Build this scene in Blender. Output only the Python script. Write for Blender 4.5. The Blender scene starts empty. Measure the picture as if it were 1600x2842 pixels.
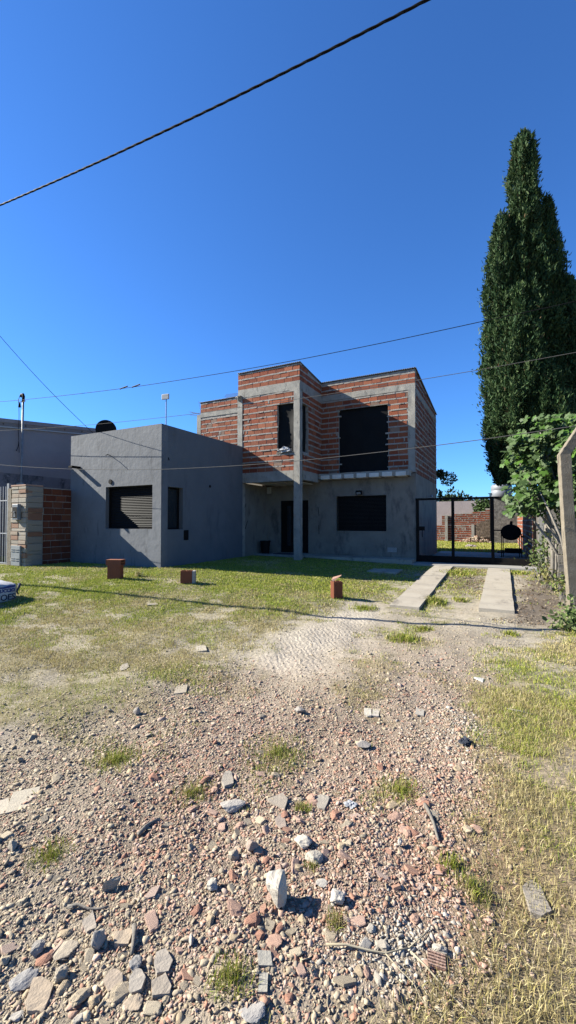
import bpy, bmesh, math, random
import numpy as np
from mathutils import Vector, Matrix, noise as mnoise
random.seed(11); RNG = np.random.default_rng(11)
R = math.radians
sc = bpy.context.scene
COL = sc.collection

# ------------------------------------------------------------------ camera model
FPX = 1160.0; CZ = 1.62
YAW = R(27.2); PITCH = R(1.33)
_f = Vector((-math.sin(YAW)*math.cos(PITCH), math.cos(YAW)*math.cos(PITCH), math.sin(PITCH)))
_r = Vector((math.cos(YAW), math.sin(YAW), 0)); _u = _r.cross(_f)
_f, _r, _u = np.array(_f), np.array(_r), np.array(_u)

def S(t):
    t = np.clip(t, 0, 1); return t*t*(3-2*t)
def H(x, y):
    x = np.asarray(x, float); y = np.asarray(y, float)
    L = S((-x-1.5)/7.0)
    z = .33*L*S((y-3.2)/4.6) + .20*(1-L)*S((y-7.2)/6.5)
    near = S((14-np.hypot(x, y))/6)
    z = z + near*(.014*np.sin(1.9*x+.7)*np.sin(2.3*y+1.1) + .010*np.sin(4.1*x-1.3*y) + .006*np.sin(7.3*y+3.1*x+2) + .004*np.sin(13*x+5*y))
    return z
def ray(u, v):
    return _f + _r*((u-800)/FPX) - _u*((v-1421)/FPX)
def G(u, v, dz=0.0):
    "point of the ground seen at pixel (u, v) of the photograph"
    d = ray(u, v); z = 0.1
    for _ in range(12):
        t = (z+dz-CZ)/d[2]; x, y = d[0]*t, d[1]*t; z = float(H(x, y))
    return np.array((x, y, z+dz))
def proj(x, y, z):
    p = np.stack([x, y, np.asarray(z)-CZ], -1)
    w = p@_f; w = np.where(w < .3, .3, w)
    return 800+FPX*(p@_r)/w, 1421-FPX*(p@_u)/w, w
def depth(p): return float((np.array(p)-np.array((0, 0, CZ)))@_f)
def onY(u, v, Y):
    d = ray(u, v); t = Y/d[1]; return np.array((d[0]*t, Y, CZ+d[2]*t))
def onX(u, v, X):
    d = ray(u, v); t = X/d[0]; return np.array((X, d[1]*t, CZ+d[2]*t))

# ------------------------------------------------------------------ materials
ALB = .44
def mat(name, c1, c2=None, scale=4.0, rough=.85, bump=.0, bscale=40.0, bdist=.02, attr=False, metal=0.0, detail=6, spots=None, streak=None, transl=0.0, spec=.3, lo=.35, hi=.65):
    m = bpy.data.materials.new(name); m.use_nodes = True
    nt = m.node_tree; N = nt.nodes; Lk = nt.links
    b = N['Principled BSDF']; b.inputs['Roughness'].default_value = rough; b.inputs['Metallic'].default_value = metal
    b.inputs['Specular IOR Level'].default_value = spec
    tc = N.new('ShaderNodeTexCoord'); c2 = c2 or c1; k_ = 1.0 if metal else ALB; c1 = tuple(v*k_ for v in c1); c2 = tuple(v*k_ for v in c2)
    n = N.new('ShaderNodeTexNoise'); n.inputs['Scale'].default_value = scale; n.inputs['Detail'].default_value = detail; n.inputs['Roughness'].default_value = .62
    Lk.new(tc.outputs['Object'], n.inputs['Vector'])
    r = N.new('ShaderNodeMapRange'); r.inputs['From Min'].default_value = lo; r.inputs['From Max'].default_value = hi
    Lk.new(n.outputs['Fac'], r.inputs['Value'])
    mx = N.new('ShaderNodeMix'); mx.data_type = 'RGBA'; mx.inputs['A'].default_value = (*c1, 1); mx.inputs['B'].default_value = (*c2, 1)
    Lk.new(r.outputs['Result'], mx.inputs['Factor']); out = mx.outputs['Result']
    for sp in (spots or []):   # (colour, scale, lo, hi, vector scale)
        c, s, a, z, vs = sp; c = tuple(v*k_ for v in c)
        mp = N.new('ShaderNodeMapping'); mp.inputs['Scale'].default_value = vs; Lk.new(tc.outputs['Object'], mp.inputs['Vector'])
        nn = N.new('ShaderNodeTexNoise'); nn.inputs['Scale'].default_value = s; nn.inputs['Detail'].default_value = 8; nn.inputs['Roughness'].default_value = .7
        Lk.new(mp.outputs['Vector'], nn.inputs['Vector'])
        rr = N.new('ShaderNodeMapRange'); rr.inputs['From Min'].default_value = a; rr.inputs['From Max'].default_value = z; Lk.new(nn.outputs['Fac'], rr.inputs['Value'])
        m2 = N.new('ShaderNodeMix'); m2.data_type = 'RGBA'; m2.inputs['B'].default_value = (*c, 1); Lk.new(out, m2.inputs['A']); Lk.new(rr.outputs['Result'], m2.inputs['Factor']); out = m2.outputs['Result']
    if attr:
        at = N.new('ShaderNodeAttribute'); at.attribute_name = 'col'
        mm = N.new('ShaderNodeMix'); mm.data_type = 'RGBA'; mm.blend_type = 'MULTIPLY'; mm.inputs['Factor'].default_value = 1
        Lk.new(out, mm.inputs['A']); Lk.new(at.outputs['Color'], mm.inputs['B']); out = mm.outputs['Result']
    Lk.new(out, b.inputs['Base Color'])
    if bump:
        nb = N.new('ShaderNodeTexNoise'); nb.inputs['Scale'].default_value = bscale; nb.inputs['Detail'].default_value = 5; Lk.new(tc.outputs['Object'], nb.inputs['Vector'])
        bp = N.new('ShaderNodeBump'); bp.inputs['Strength'].default_value = bump; bp.inputs['Distance'].default_value = bdist
        Lk.new(nb.outputs['Fac'], bp.inputs['Height']); Lk.new(bp.outputs['Normal'], b.inputs['Normal'])
    if transl:
        tr = N.new('ShaderNodeBsdfTranslucent'); ms = N.new('ShaderNodeMixShader'); ms.inputs[0].default_value = transl
        Lk.new(out, tr.inputs['Color']); Lk.new(b.outputs[0], ms.inputs[1]); Lk.new(tr.outputs[0], ms.inputs[2])
        Lk.new(ms.outputs[0], N['Material Output'].inputs['Surface'])
    return m
W1 = (1, 1, 1)
M = dict(
 brick=mat('brick', (.93, .93, .93), (1, 1, 1), 30, .9, .35, 90, attr=True, spots=[((.95, .8, .7), 9, .60, .72, (1, 1, 3))]),
 mortar=mat('mortar', (.44, .40, .355), (.64, .58, .52), 9, .95, .6, 60, spots=[((.22, .20, .18), 5, .56, .68, (1, 1, 1))]),
 concrete=mat('concrete', (.42, .395, .35), (.56, .53, .465), 3.5, .93, .45, 45, spots=[((.17, .16, .145), 6, .57, .7, (1, 1, .5)), ((.10, .095, .09), 40, .66, .72, (1, 1, 1))]),
 plaster=mat('plaster', (.30, .272, .232), (.39, .352, .30), 1.6, .95, .3, 20, spots=[((.14, .13, .12), 2.2, .52, .70, (1, 1, .45)), ((.44, .405, .35), 1.7, .60, .72, (1, 1, .3)), ((.09, .085, .08), 14, .66, .72, (1, 1, 1))]),
 greypaint_lit=mat('greypaint_lit', (.215, .224, .243), (.27, .281, .302), 1.3, .85, .5, 7, spots=[((.10, .105, .115), 3.0, .56, .74, (1.6, 1.6, .35)), ((.34, .35, .36), 5.0, .62, .74, (1, 1, .25)), ((.09, .09, .095), 26, .68, .74, (1, 1, 1))]),  # grey house paint, toned lighter for the sunlit front
 greypaint_shaded=mat('greypaint_shaded', (.195, .204, .222), (.225, .234, .252), 1.6, .88, .25, 9, spots=[((.15, .155, .17), 1.3, .55, .7, (1, 1, .3))]),  # same house paint, shade of the side put into a darker grey
 neigh=mat('neighbour_plaster', (.43, .395, .41), (.50, .46, .47), 1.0, .9, .3, 18),
 black=mat('black_plastic', (.008, .008, .009), (.012, .012, .013), 3, .7, .3, 4, spec=.12),
 darkmetal=mat('dark_metal', (.010, .009, .009), (.02, .016, .014), 8, .75, .1, 30, spec=.1),
 shutter=mat('shutter_dark', (.010, .0102, .012), (.014, .0143, .017), 3, .6, spec=.15),
 white=mat('white_paint', (.66, .67, .68), (.54, .55, .56), 6, .6, .1),
 steel=mat('galvanised', (.13, .135, .14), (.19, .195, .20), 8, .55, .05, metal=.3),
 rusty=mat('rusty_trim', (.42, .32, .26), (.32, .30, .30), 3, .7),
 foam=mat('polystyrene', (1.2, 1.17, 1.08), (.95, .92, .82), 6, .95, .6, 70),
 slabc=mat('driveway_concrete', (.56, .49, .39), (.64, .57, .46), 2.5, .93, .3, 50, spots=[((.30, .26, .21), 3.5, .54, .68, (1, .5, 1)), ((.22, .18, .14), 16, .62, .72, (1, .5, 1))]),
 wood=mat('grey_wood', (.26, .23, .19), (.36, .32, .27), 6, .9, .4, 30, spots=[((.14, .12, .10), 3, .55, .7, (8, 8, .6))]),
 stalk=mat('dry_stalk', (.50, .42, .28), (.62, .54, .38), 10, .85),
 postc=mat('post_concrete', (.27, .225, .165), (.38, .325, .245), 7, .95, .6, 60, spots=[((.18, .165, .15), 12, .62, .72, (1, 1, 1))]),
 roof=mat('roof_sheet', (.10, .10, .105), (.17, .165, .16), 5, .6, metal=.3),
 wire=mat('wire_black', (.012, .012, .013), None, 5, .7, spec=.1),
 wirepale=mat('wire_pale', (.15, .145, .14), (.21, .20, .19), 8, .8, spec=.1),
 bark=mat('bark', (.16, .12, .09), (.24, .19, .14), 9, .95, .6, 40),
 figbark=mat('fig_bark', (.34, .30, .25), (.42, .38, .32), 9, .9, .3, 40),
 leaf=mat('leaf', (.92, .95, .92), W1, 8, .7, attr=True, transl=.18, spec=.12),
 figleaf=mat('fig_leaf', (.9, .95, .9), W1, 10, .55, attr=True, transl=.14, spec=.2),
 grass=mat('grass', (1.08, 1.08, 1.02), (1.22, 1.2, 1.1), 8, .75, attr=True, transl=.25, spec=.2),
 stone=mat('stone', (1.0, .98, .95), (1.26, 1.21, 1.14), 55, .95, .5, 110, attr=True, bdist=.006),
 pink=mat('pink_render', (.50, .42, .41), (.60, .51, .49), 1.2, .95, .4, 8, spots=[((.42, .34, .33), 1.2, .56, .7, (3, 3, .25))]),
 pebble=mat('pebbledash', (.13, .12, .11), (.30, .28, .25), 6, .95, .8, 9, spots=[((.06, .055, .05), 4, .52, .66, (1, 1, 1))]),
 sack=mat('woven_sack', (.66, .67, .70), (.74, .75, .77), 7, .7, .2, 60),
 blueink=mat('blue_ink', (.03, .06, .28), None, 5, .7),
 blackink=mat('dark_ink', (.02, .03, .08), None, 5, .7),
 tank=mat('tank_grey', (.30, .32, .36), (.36, .38, .42), 3, .5),
 glass=mat('dark_glass', (.03, .035, .04), None, 3, .12, spec=.6),
 cloth=mat('dark_cloth', (.05, .06, .085), (.09, .10, .13), 20, .95, .4, 60),
 soil=mat('soil', (.16, .125, .10), (.26, .21, .16), 9, .95, .6, 50),
 curb=mat('yard_concrete', (.44, .42, .38), (.52, .49, .45), 3, .95, .2),
)

# ------------------------------------------------------------------ object helpers
def tag(o, label=None, cat=None, group=None, kind=None):
    if label: o['label'] = label
    if cat: o['category'] = cat
    if group: o['group'] = group
    if kind: o['kind'] = kind
    return o
def empty(name, loc, label, cat, group=None):
    o = bpy.data.objects.new(name, None); COL.objects.link(o); o.location = loc; o.empty_display_size = .2
    return tag(o, label, cat, group)
def link(name, me, m, parent=None):
    o = bpy.data.objects.new(name, me); COL.objects.link(o)
    for x in (m if isinstance(m, (list, tuple)) else [m]): me.materials.append(x)
    if parent is not None:
        o.parent = parent
        base = Vector(parent.location)
        if parent.parent is not None: base = Vector((0, 0, 0)); q = parent
        o.matrix_parent_inverse = Matrix.Translation(-Vector(parent.location)) if parent.parent is None else Matrix.Identity(4)
    return o
class MB:
    def __init__(s): s.v = []; s.f = []; s.c = []; s.m = []
    def add(s, vs, fs, c=(1, 1, 1), mi=0):
        k = len(s.v); s.v += [tuple(map(float, p)) for p in vs]
        for f in fs: s.f.append(tuple(i+k for i in f)); s.c.append(c); s.m.append(mi)
    def box(s, x0, x1, y0, y1, z0, z1, c=(1, 1, 1), mi=0):
        vs = [(x, y, z) for z in (z0, z1) for y in (y0, y1) for x in (x0, x1)]
        s.add(vs, [(0, 2, 3, 1), (4, 5, 7, 6), (0, 1, 5, 4), (2, 6, 7, 3), (0, 4, 6, 2), (1, 3, 7, 5)], c, mi)
    def obox(s, c0, ax, ay, az, c=(1, 1, 1), mi=0):
        c0, ax, ay, az = map(np.array, (c0, ax, ay, az))
        vs = [c0+ax*i+ay*j+az*k for k in (-1, 1) for j in (-1, 1) for i in (-1, 1)]
        s.add(vs, [(0, 2, 3, 1), (4, 5, 7, 6), (0, 1, 5, 4), (2, 6, 7, 3), (0, 4, 6, 2), (1, 3, 7, 5)], c, mi)
    def tube(s, pts, rad, n=8, c=(1, 1, 1), mi=0, cap=True):
        pts = [np.array(p, float) for p in pts]; rings = []
        rs = rad if isinstance(rad, (list, tuple)) else [rad]*len(pts)
        prev = None
        for i, p in enumerate(pts):
            t = pts[min(i+1, len(pts)-1)]-pts[max(i-1, 0)]; t = t/np.linalg.norm(t)
            if prev is None:
                a = np.array((0, 0, 1.)) if abs(t[2]) < .9 else np.array((1., 0, 0))
            else: a = prev
            x = a-t*(a@t); x /= np.linalg.norm(x); prev = x; y = np.cross(t, x)
            rings.append([p+rs[i]*(x*math.cos(2*math.pi*k/n)+y*math.sin(2*math.pi*k/n)) for k in range(n)])
        vs = [q for r_ in rings for q in r_]; fs = []
        for i in range(len(rings)-1):
            for k in range(n):
                a, b = i*n+k, i*n+(k+1) % n; fs.append((a, b, b+n, a+n))
        if cap: fs.append(tuple(range(n))[::-1]); fs.append(tuple((len(rings)-1)*n+k for k in range(n)))
        s.add(vs, fs, c, mi)
    def build(s, name, m, parent=None, smooth=False, attr=True, bevel=0):
        me = bpy.data.meshes.new(name); me.from_pydata(s.v, [], s.f)
        if attr:
            a = me.color_attributes.new('col', 'FLOAT_COLOR', 'CORNER'); arr = []
            for f, c in zip(s.f, s.c): arr += list((c[0], c[1], c[2], 1.0))*len(f)
            a.data.foreach_set('color', arr)
        me.polygons.foreach_set('material_index', s.m)
        if smooth: me.polygons.foreach_set('use_smooth', [True]*len(s.f))
        me.update(); o = link(name, me, m, parent)
        if bevel:
            b = o.modifiers.new('bevel', 'BEVEL'); b.width = bevel; b.segments = 2; b.limit_method = 'ANGLE'
        return o
def lathe(mb, c, prof, n=24, mi=0):
    vs = []; fs = []
    for r_, z in prof:
        for k in range(n): vs.append((c[0]+r_*math.cos(2*math.pi*k/n), c[1]+r_*math.sin(2*math.pi*k/n), c[2]+z))
    for i in range(len(prof)-1):
        for k in range(n): a, b = i*n+k, i*n+(k+1) % n; fs.append((a, b, b+n, a+n))
    mb.add(vs, fs, mi=mi)
def bulk(name, chunks, m, parent=None, smooth=False):
    "chunks: list of (V (n,k,3), F (f,3), C (n,3)); one mesh from many copies of small shapes"
    vs, fs, cs, off = [], [], [], 0
    for V, F, Cc in chunks:
        n, k, _ = V.shape
        if n == 0: continue
        vs.append(V.reshape(-1, 3)); fs.append((F[None]+(np.arange(n)*k)[:, None, None]+off).reshape(-1, 3))
        Cc = Cc if Cc.ndim == 3 else np.repeat(Cc[:, None], k, 1); cs.append(Cc.reshape(-1, 3)); off += n*k
    vs = np.concatenate(vs); fs = np.concatenate(fs); cs = np.concatenate(cs)
    me = bpy.data.meshes.new(name); me.vertices.add(len(vs)); me.vertices.foreach_set('co', vs.astype(np.float32).ravel())
    me.loops.add(len(fs)*3); me.loops.foreach_set('vertex_index', fs.astype(np.int32).ravel())
    me.polygons.add(len(fs)); me.polygons.foreach_set('loop_start', np.arange(0, len(fs)*3, 3, dtype=np.int32))
    try: me.polygons.foreach_set('loop_total', np.full(len(fs), 3, np.int32))
    except Exception: pass
    if smooth: me.polygons.foreach_set('use_smooth', np.ones(len(fs), bool))
    me.update(calc_edges=True)
    a = me.color_attributes.new('col', 'FLOAT_COLOR', 'POINT')
    a.data.foreach_set('color', np.concatenate([cs, np.ones((len(cs), 1))], 1).astype(np.float32).ravel())
    return link(name, me, m, parent)

# ------------------------------------------------------------------ ground cover maps (rows: image rows, cols: every 100 px), sampled through proj()
RV = [1570, 1600, 1650, 1700, 1750, 1800, 1850, 1900, 2000, 2100, 2200, 2300, 2400, 2500, 2600, 2700, 2842]
def tbl(s): return np.array([[int(c) for c in r] for r in s.split()], float)/9
GRASS = tbl("""99999999999956635 99999999999644214 99997479998454215 87887777761251003 77777766311520126 89998774114310269
88988862126411589 77887521146101699 76554212111015799 43231114310003799 13001414104414899 00100100111126899 03200000100147899
00000000010036788 00000000020027778 01000252100368888 00002644666789999""")
GREEN = tbl("""88888888888778767 88888888887778765 88886677777778765 87665566677788765 65554444455877788 44444444555777788
44444444444555776 45554444444555666 55544455555554554 44455556655554444 45555566665554443 44555555555554333 46555555555554333
45555555555543332 33333333333333322 33333443333332222 33333333333322222""")
STONE = tbl("""00000000000000000 00000000000000000 00000000010000000 01000000011121110 11000000112222210 11000001222332210
11101223222454100 01001465333664100 12335775587775100 24458984699986100 67999986898895100 99999988999993100 99999999999963100
98999999999983100 99999967799993110 99999833444574200 99997434233100000""")
PINK = tbl("""00000000000000000 00000000000000000 00000000000000000 00000000000000000 00000000011111000 00000000112332000
00000112223443000 00001233333454300 11123456555555443 22234666566666443 32345665566666544 33456665566777765 33344555577887765
22334455577888765 22233455555356655 22222334444365533 22222333333333333""")
def look(T, u, v):
    u = np.clip(u, 0, 1599)/100; vi = np.interp(v, RV, np.arange(len(RV)))
    i = np.clip(vi.astype(int), 0, len(RV)-2); j = u.astype(int); fi = vi-i; fj = u-j
    return (T[i, j]*(1-fj)+T[i, j+1]*fj)*(1-fi)+(T[i+1, j]*(1-fj)+T[i+1, j+1]*fj)*fi
def nz(x, y, s, seed=0):
    "cheap smooth value noise on arrays"
    xs, ys = x*s+seed*17.3, y*s-seed*9.1; xi, yi = np.floor(xs), np.floor(ys); fx, fy = xs-xi, ys-yi
    h = lambda a, b: np.modf(np.abs(np.sin(a*127.1+b*311.7+seed)*43758.5453))[0]
    fx, fy = fx*fx*(3-2*fx), fy*fy*(3-2*fy)
    return (h(xi, yi)*(1-fx)+h(xi+1, yi)*fx)*(1-fy)+(h(xi, yi+1)*(1-fx)+h(xi+1, yi+1)*fx)*fy
def fbm(x, y, s, seed=0):
    return .5*nz(x, y, s, seed)+.28*nz(x, y, s*2.1, seed+1)+.15*nz(x, y, s*4.3, seed+2)+.07*nz(x, y, s*9, seed+3)
def on_strip(x, y):
    return (((x > -1.94) & (x < -1.36)) | ((x > -.42) & (x < .18))) & (y > 7.85) & (y < 14.0)
def zones(x, y):
    u, v, w = proj(x, y, H(x, y))
    u = u+60*(nz(x, y, 1.3, 5)-.5); v = v+(v-1448)*.10*(nz(x, y, 1.1, 8)-.5)
    back = (y > 14.6)
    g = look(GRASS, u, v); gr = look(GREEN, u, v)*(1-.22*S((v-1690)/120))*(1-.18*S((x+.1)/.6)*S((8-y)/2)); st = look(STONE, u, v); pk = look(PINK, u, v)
    trk = np.clip(np.exp(-(((u-900)/150)**2+((v-1775)/50)**2))+np.exp(-(((u-770)/110)**2+((v-1850)/55)**2))+np.exp(-(((u-1000)/90)**2+((v-1715)/30)**2)), 0, 1); st = st*(1-.85*trk); g = g*(1-.8*trk)
    g = np.where(back, .8, g); gr = np.where(back, .8, gr); st = np.where(back, 0, st)
    return g, gr, st, pk, u, v, w

# ------------------------------------------------------------------ ground sheet
def axis(parts):
    out = []
    for a, b, s in parts: out += list(np.arange(a, b-1e-6, s))
    return np.array(out+[parts[-1][1]])
gx = axis([(-400, -60, 40), (-60, -14, 4), (-14, -6, .16), (-6, 2.6, .05), (2.6, 6, .2), (6, 40, 4), (40, 400, 40)])
gy = axis([(-60, -4, 4), (-4, .4, .25), (.4, 8.4, .05), (8.4, 15.2, .12), (15.2, 40, .8), (40, 600, 30)])
X, Y = np.meshgrid(gx, gy); Z = H(X, Y)
g, gr, st, pk, uu, vv, ww = zones(X, Y)
micro = (fbm(X, Y, 6, 3)-.5)*.022+(fbm(X, Y, 17, 9)-.5)*.012
fine = S((9-np.hypot(X, Y))/3)
Z = Z+micro*fine*(.3+.7*np.clip(st+.15, 0, 1))
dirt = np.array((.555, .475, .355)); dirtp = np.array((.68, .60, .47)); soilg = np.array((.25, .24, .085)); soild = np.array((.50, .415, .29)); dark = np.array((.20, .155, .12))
n1 = fbm(X, Y, 1.6, 21)[..., None]; n2 = fbm(X, Y, 5, 31)[..., None]
c = dirt*(1-n1)+dirtp*n1
gcol = soild*(1-gr[..., None])+soilg*gr[..., None]; wp = (S((fbm(X*.8, Y*1.5, 1.6, 55)+.5*(fbm(X, Y, 7, 57)-.5)-.57)/.16)*S((9.2-Y)/2.5))[..., None]*.6; gcol = gcol*(1-wp)+c*wp
n3 = fbm(X, Y, 9, 37)[..., None]; gm = np.clip((g[..., None]-.45+(n2-.5)*1.3+(n3-.5)*1.2)*2.6+.35, 0, 1)
c = c*(1-gm)+gcol*gm
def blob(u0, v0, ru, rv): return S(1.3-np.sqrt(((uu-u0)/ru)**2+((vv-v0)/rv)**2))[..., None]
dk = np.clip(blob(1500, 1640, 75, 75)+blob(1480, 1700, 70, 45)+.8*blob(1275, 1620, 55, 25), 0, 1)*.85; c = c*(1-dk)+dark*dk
tr = np.clip(blob(900, 1770, 150, 45)+blob(800, 1835, 110, 55)+blob(990, 1715, 90, 30)+.6*blob(1180, 1860, 110, 60)+.4*blob(680, 1960, 90, 60), 0, 1)*.85; c = c*(1-tr)+np.array((.70, .62, .50))*tr
c = c*(1-.18*pk[..., None]*np.array((0, 1, 1.3)))
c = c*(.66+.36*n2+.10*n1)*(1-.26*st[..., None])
ny, nx = X.shape
me = bpy.data.meshes.new('ground'); me.vertices.add(nx*ny)
me.vertices.foreach_set('co', np.stack([X, Y, Z], -1).astype(np.float32).ravel())
idx = np.arange(nx*ny).reshape(ny, nx); q = np.stack([idx[:-1, :-1], idx[:-1, 1:], idx[1:, 1:], idx[1:, :-1]], -1).reshape(-1, 4)
me.loops.add(len(q)*4); me.loops.foreach_set('vertex_index', q.astype(np.int32).ravel())
me.polygons.add(len(q)); me.polygons.foreach_set('loop_start', np.arange(0, len(q)*4, 4, dtype=np.int32))
me.polygons.foreach_set('use_smooth', np.ones(len(q), bool)); me.update(calc_edges=True)
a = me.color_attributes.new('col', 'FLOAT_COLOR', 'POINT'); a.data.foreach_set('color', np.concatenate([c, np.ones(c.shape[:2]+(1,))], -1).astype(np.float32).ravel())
a = me.attributes.new('stony', 'FLOAT', 'POINT'); a.data.foreach_set('value', st.astype(np.float32).ravel())
a = me.attributes.new('track', 'FLOAT', 'POINT'); a.data.foreach_set('value', np.clip(tr[..., 0]*1.2, 0, 1).astype(np.float32).ravel())
gm_ = bpy.data.materials.new('ground_soil'); gm_.use_nodes = True
N = gm_.node_tree.nodes; Lk = gm_.node_tree.links; B = N['Principled BSDF']; B.inputs['Roughness'].default_value = .97; B.inputs['Specular IOR Level'].default_value = .15
tc = N.new('ShaderNodeTexCoord'); at = N.new('ShaderNodeAttribute'); at.attribute_name = 'col'; s_ = N.new('ShaderNodeAttribute'); s_.attribute_name = 'stony'; t_ = N.new('ShaderNodeAttribute'); t_.attribute_name = 'track'
def noise(sc_, d=6): n = N.new('ShaderNodeTexNoise'); n.inputs['Scale'].default_value = sc_; n.inputs['Detail'].default_value = d; n.inputs['Roughness'].default_value = .7; Lk.new(tc.outputs['Object'], n.inputs['Vector']); return n.outputs['Fac']
def math_(op, a_, b_=None):
    n = N.new('ShaderNodeMath'); n.operation = op
    for i, q_ in enumerate((a_, b_)):
        if q_ is None: continue
        if isinstance(q_, (int, float)): n.inputs[i].default_value = q_
        else: Lk.new(q_, n.inputs[i])
    return n.outputs[0]
v1 = N.new('ShaderNodeTexVoronoi'); v1.inputs['Scale'].default_value = 70; v1.inputs['Randomness'].default_value = 1; Lk.new(tc.outputs['Object'], v1.inputs['Vector'])
v2 = N.new('ShaderNodeTexVoronoi'); v2.inputs['Scale'].default_value = 130; Lk.new(tc.outputs['Object'], v2.inputs['Vector'])
hs = N.new('ShaderNodeMapRange'); hs.inputs['From Min'].default_value = .3; hs.inputs['From Max'].default_value = .75; hs.inputs['To Min'].default_value = .60*.52; hs.inputs['To Max'].default_value = 1.32*.52; Lk.new(noise(24), hs.inputs['Value'])
m1 = N.new('ShaderNodeMix'); m1.data_type = 'RGBA'; m1.blend_type = 'MULTIPLY'; m1.inputs['Factor'].default_value = 1; Lk.new(at.outputs['Color'], m1.inputs['A']); Lk.new(hs.outputs[0], m1.inputs['B'])
pc = N.new('ShaderNodeValToRGB'); e = pc.color_ramp.elements; e[0].color = (.15, .125, .10, 1); e[1].color = (.26, .225, .19, 1); e2 = e.new(.45); e2.color = (.22, .17, .125, 1); e3 = e.new(.7); e3.color = (.19, .165, .14, 1)
Lk.new(v1.outputs['Color'], pc.inputs['Fac'])
pr = N.new('ShaderNodeMapRange'); pr.inputs['From Min'].default_value = .44; pr.inputs['From Max'].default_value = .62; Lk.new(noise(3.1, 5), pr.inputs['Value'])
stp = math_('MULTIPLY', s_.outputs['Fac'], pr.outputs[0])
pm_ = math_('MULTIPLY', math_('LESS_THAN', v1.outputs['Distance'], .38), math_('MULTIPLY', stp, .8))
m2 = N.new('ShaderNodeMix'); m2.data_type = 'RGBA'; Lk.new(pm_, m2.inputs['Factor']); Lk.new(m1.outputs['Result'], m2.inputs['A']); Lk.new(pc.outputs['Color'], m2.inputs['B'])
Lk.new(m2.outputs['Result'], B.inputs['Base Color'])
h1 = math_('MULTIPLY', math_('SUBTRACT', .6, v1.outputs['Distance']), stp)
h2 = math_('MULTIPLY', math_('SUBTRACT', .6, v2.outputs['Distance']), math_('ADD', math_('MULTIPLY', s_.outputs['Fac'], .5), .12))
wv = N.new('ShaderNodeTexWave'); wv.inputs['Scale'].default_value = 4.6; wv.inputs['Distortion'].default_value = 7; wv.inputs['Detail'].default_value = 3; wv.inputs['Detail Scale'].default_value = 2
mp = N.new('ShaderNodeMapping'); mp.inputs['Rotation'].default_value = (0, 0, R(-38)); Lk.new(tc.outputs['Object'], mp.inputs['Vector']); Lk.new(mp.outputs[0], wv.inputs['Vector'])
hh = math_('ADD', math_('ADD', math_('MULTIPLY', h1, 1.0), math_('MULTIPLY', h2, .7)), math_('ADD', math_('MULTIPLY', noise(30, 9), .9), math_('MULTIPLY', math_('MULTIPLY', wv.outputs['Fac'], t_.outputs['Fac']), .30)))
bp = N.new('ShaderNodeBump'); bp.inputs['Strength'].default_value = .95; bp.inputs['Distance'].default_value = .016; Lk.new(hh, bp.inputs['Height']); Lk.new(bp.outputs[0], B.inputs['Normal'])
tag(link('ground', me, gm_), 'bare trampled dirt ground running from the street up to the houses', 'ground', kind='structure')

# ------------------------------------------------------------------ stone shapes
def hull(n, flat=1.0, rnd=0.0, seed=0, sub=0, rough=0.0):
    rr = random.Random(seed); bm = bmesh.new()
    for _ in range(n):
        v = Vector((rr.gauss(0, 1), rr.gauss(0, 1), rr.gauss(0, 1))).normalized()
        k = rr.uniform(.75+.2*rnd, 1); bm.verts.new((v.x*k, v.y*k, v.z*k))
    bmesh.ops.convex_hull(bm, input=bm.verts)
    bmesh.ops.delete(bm, geom=[v for v in bm.verts if not v.link_faces], context='VERTS')
    if sub:
        bmesh.ops.bevel(bm, geom=list(bm.edges), offset=.07, segments=1, affect='EDGES')
        bmesh.ops.triangulate(bm, faces=bm.faces)
        for _ in range(sub):
            bmesh.ops.subdivide_edges(bm, edges=list(bm.edges), cuts=1, use_grid_fill=True)
            bmesh.ops.triangulate(bm, faces=bm.faces)
        for v in bm.verts:
            p = v.co*2.3+Vector((seed*3.7, 0, 0)); v.co *= 1+rough*(mnoise.fractal(p, .8, 2.1, 4))
    bmesh.ops.triangulate(bm, faces=bm.faces)
    bm.verts.index_update()
    V = np.array([v.co[:] for v in bm.verts]); F = np.array([[v.index for v in f.verts] for f in bm.faces]); bm.free()
    V[:, 2] *= flat
    V = V/np.abs(V[:, :2]).max()
    return V, F
T_ANG = [hull(13, .7, 0, s) for s in range(10)]
T_RND = [hull(26, .75, .9, 40+s) for s in range(6)]
def plate(n, th, seed):
    rr = random.Random(seed); an = sorted((i+rr.uniform(-.42, .42))*2*math.pi/n for i in range(n)); rd = [rr.uniform(.6, 1) for _ in an]
    V = [(r_*math.cos(a_), r_*math.sin(a_), th) for a_, r_ in zip(an, rd)]+[(r_*1.03*math.cos(a_), r_*1.03*math.sin(a_), -th) for a_, r_ in zip(an, rd)]
    F = [(0, i, i+1) for i in range(1, n-1)]+[(n, n+i+1, n+i) for i in range(1, n-1)]
    for i in range(n): j = (i+1) % n; F += [(i, n+i, n+j), (i, n+j, j)]
    return np.array(V), np.array(F)
T_PLT = [plate(random.Random(s).choice((4, 4, 5, 5, 6)), .16, s) for s in range(60, 70)]
def rotm(n, tilt):
    a_ = RNG.uniform(0, 2*np.pi, n); b_ = RNG.normal(0, tilt, n); g_ = RNG.normal(0, tilt, n)
    ca, sa, cb, sb, cg, sg = np.cos(a_), np.sin(a_), np.cos(b_), np.sin(b_), np.cos(g_), np.sin(g_)
    z = np.zeros(n); o = np.ones(n)
    Rz = np.stack([ca, -sa, z, sa, ca, z, z, z, o], -1).reshape(n, 3, 3)
    Rx = np.stack([o, z, z, z, cb, -sb, z, sb, cb], -1).reshape(n, 3, 3)
    Ry = np.stack([cg, z, sg, z, o, z, -sg, z, cg], -1).reshape(n, 3, 3)
    return Rz@Rx@Ry
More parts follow.
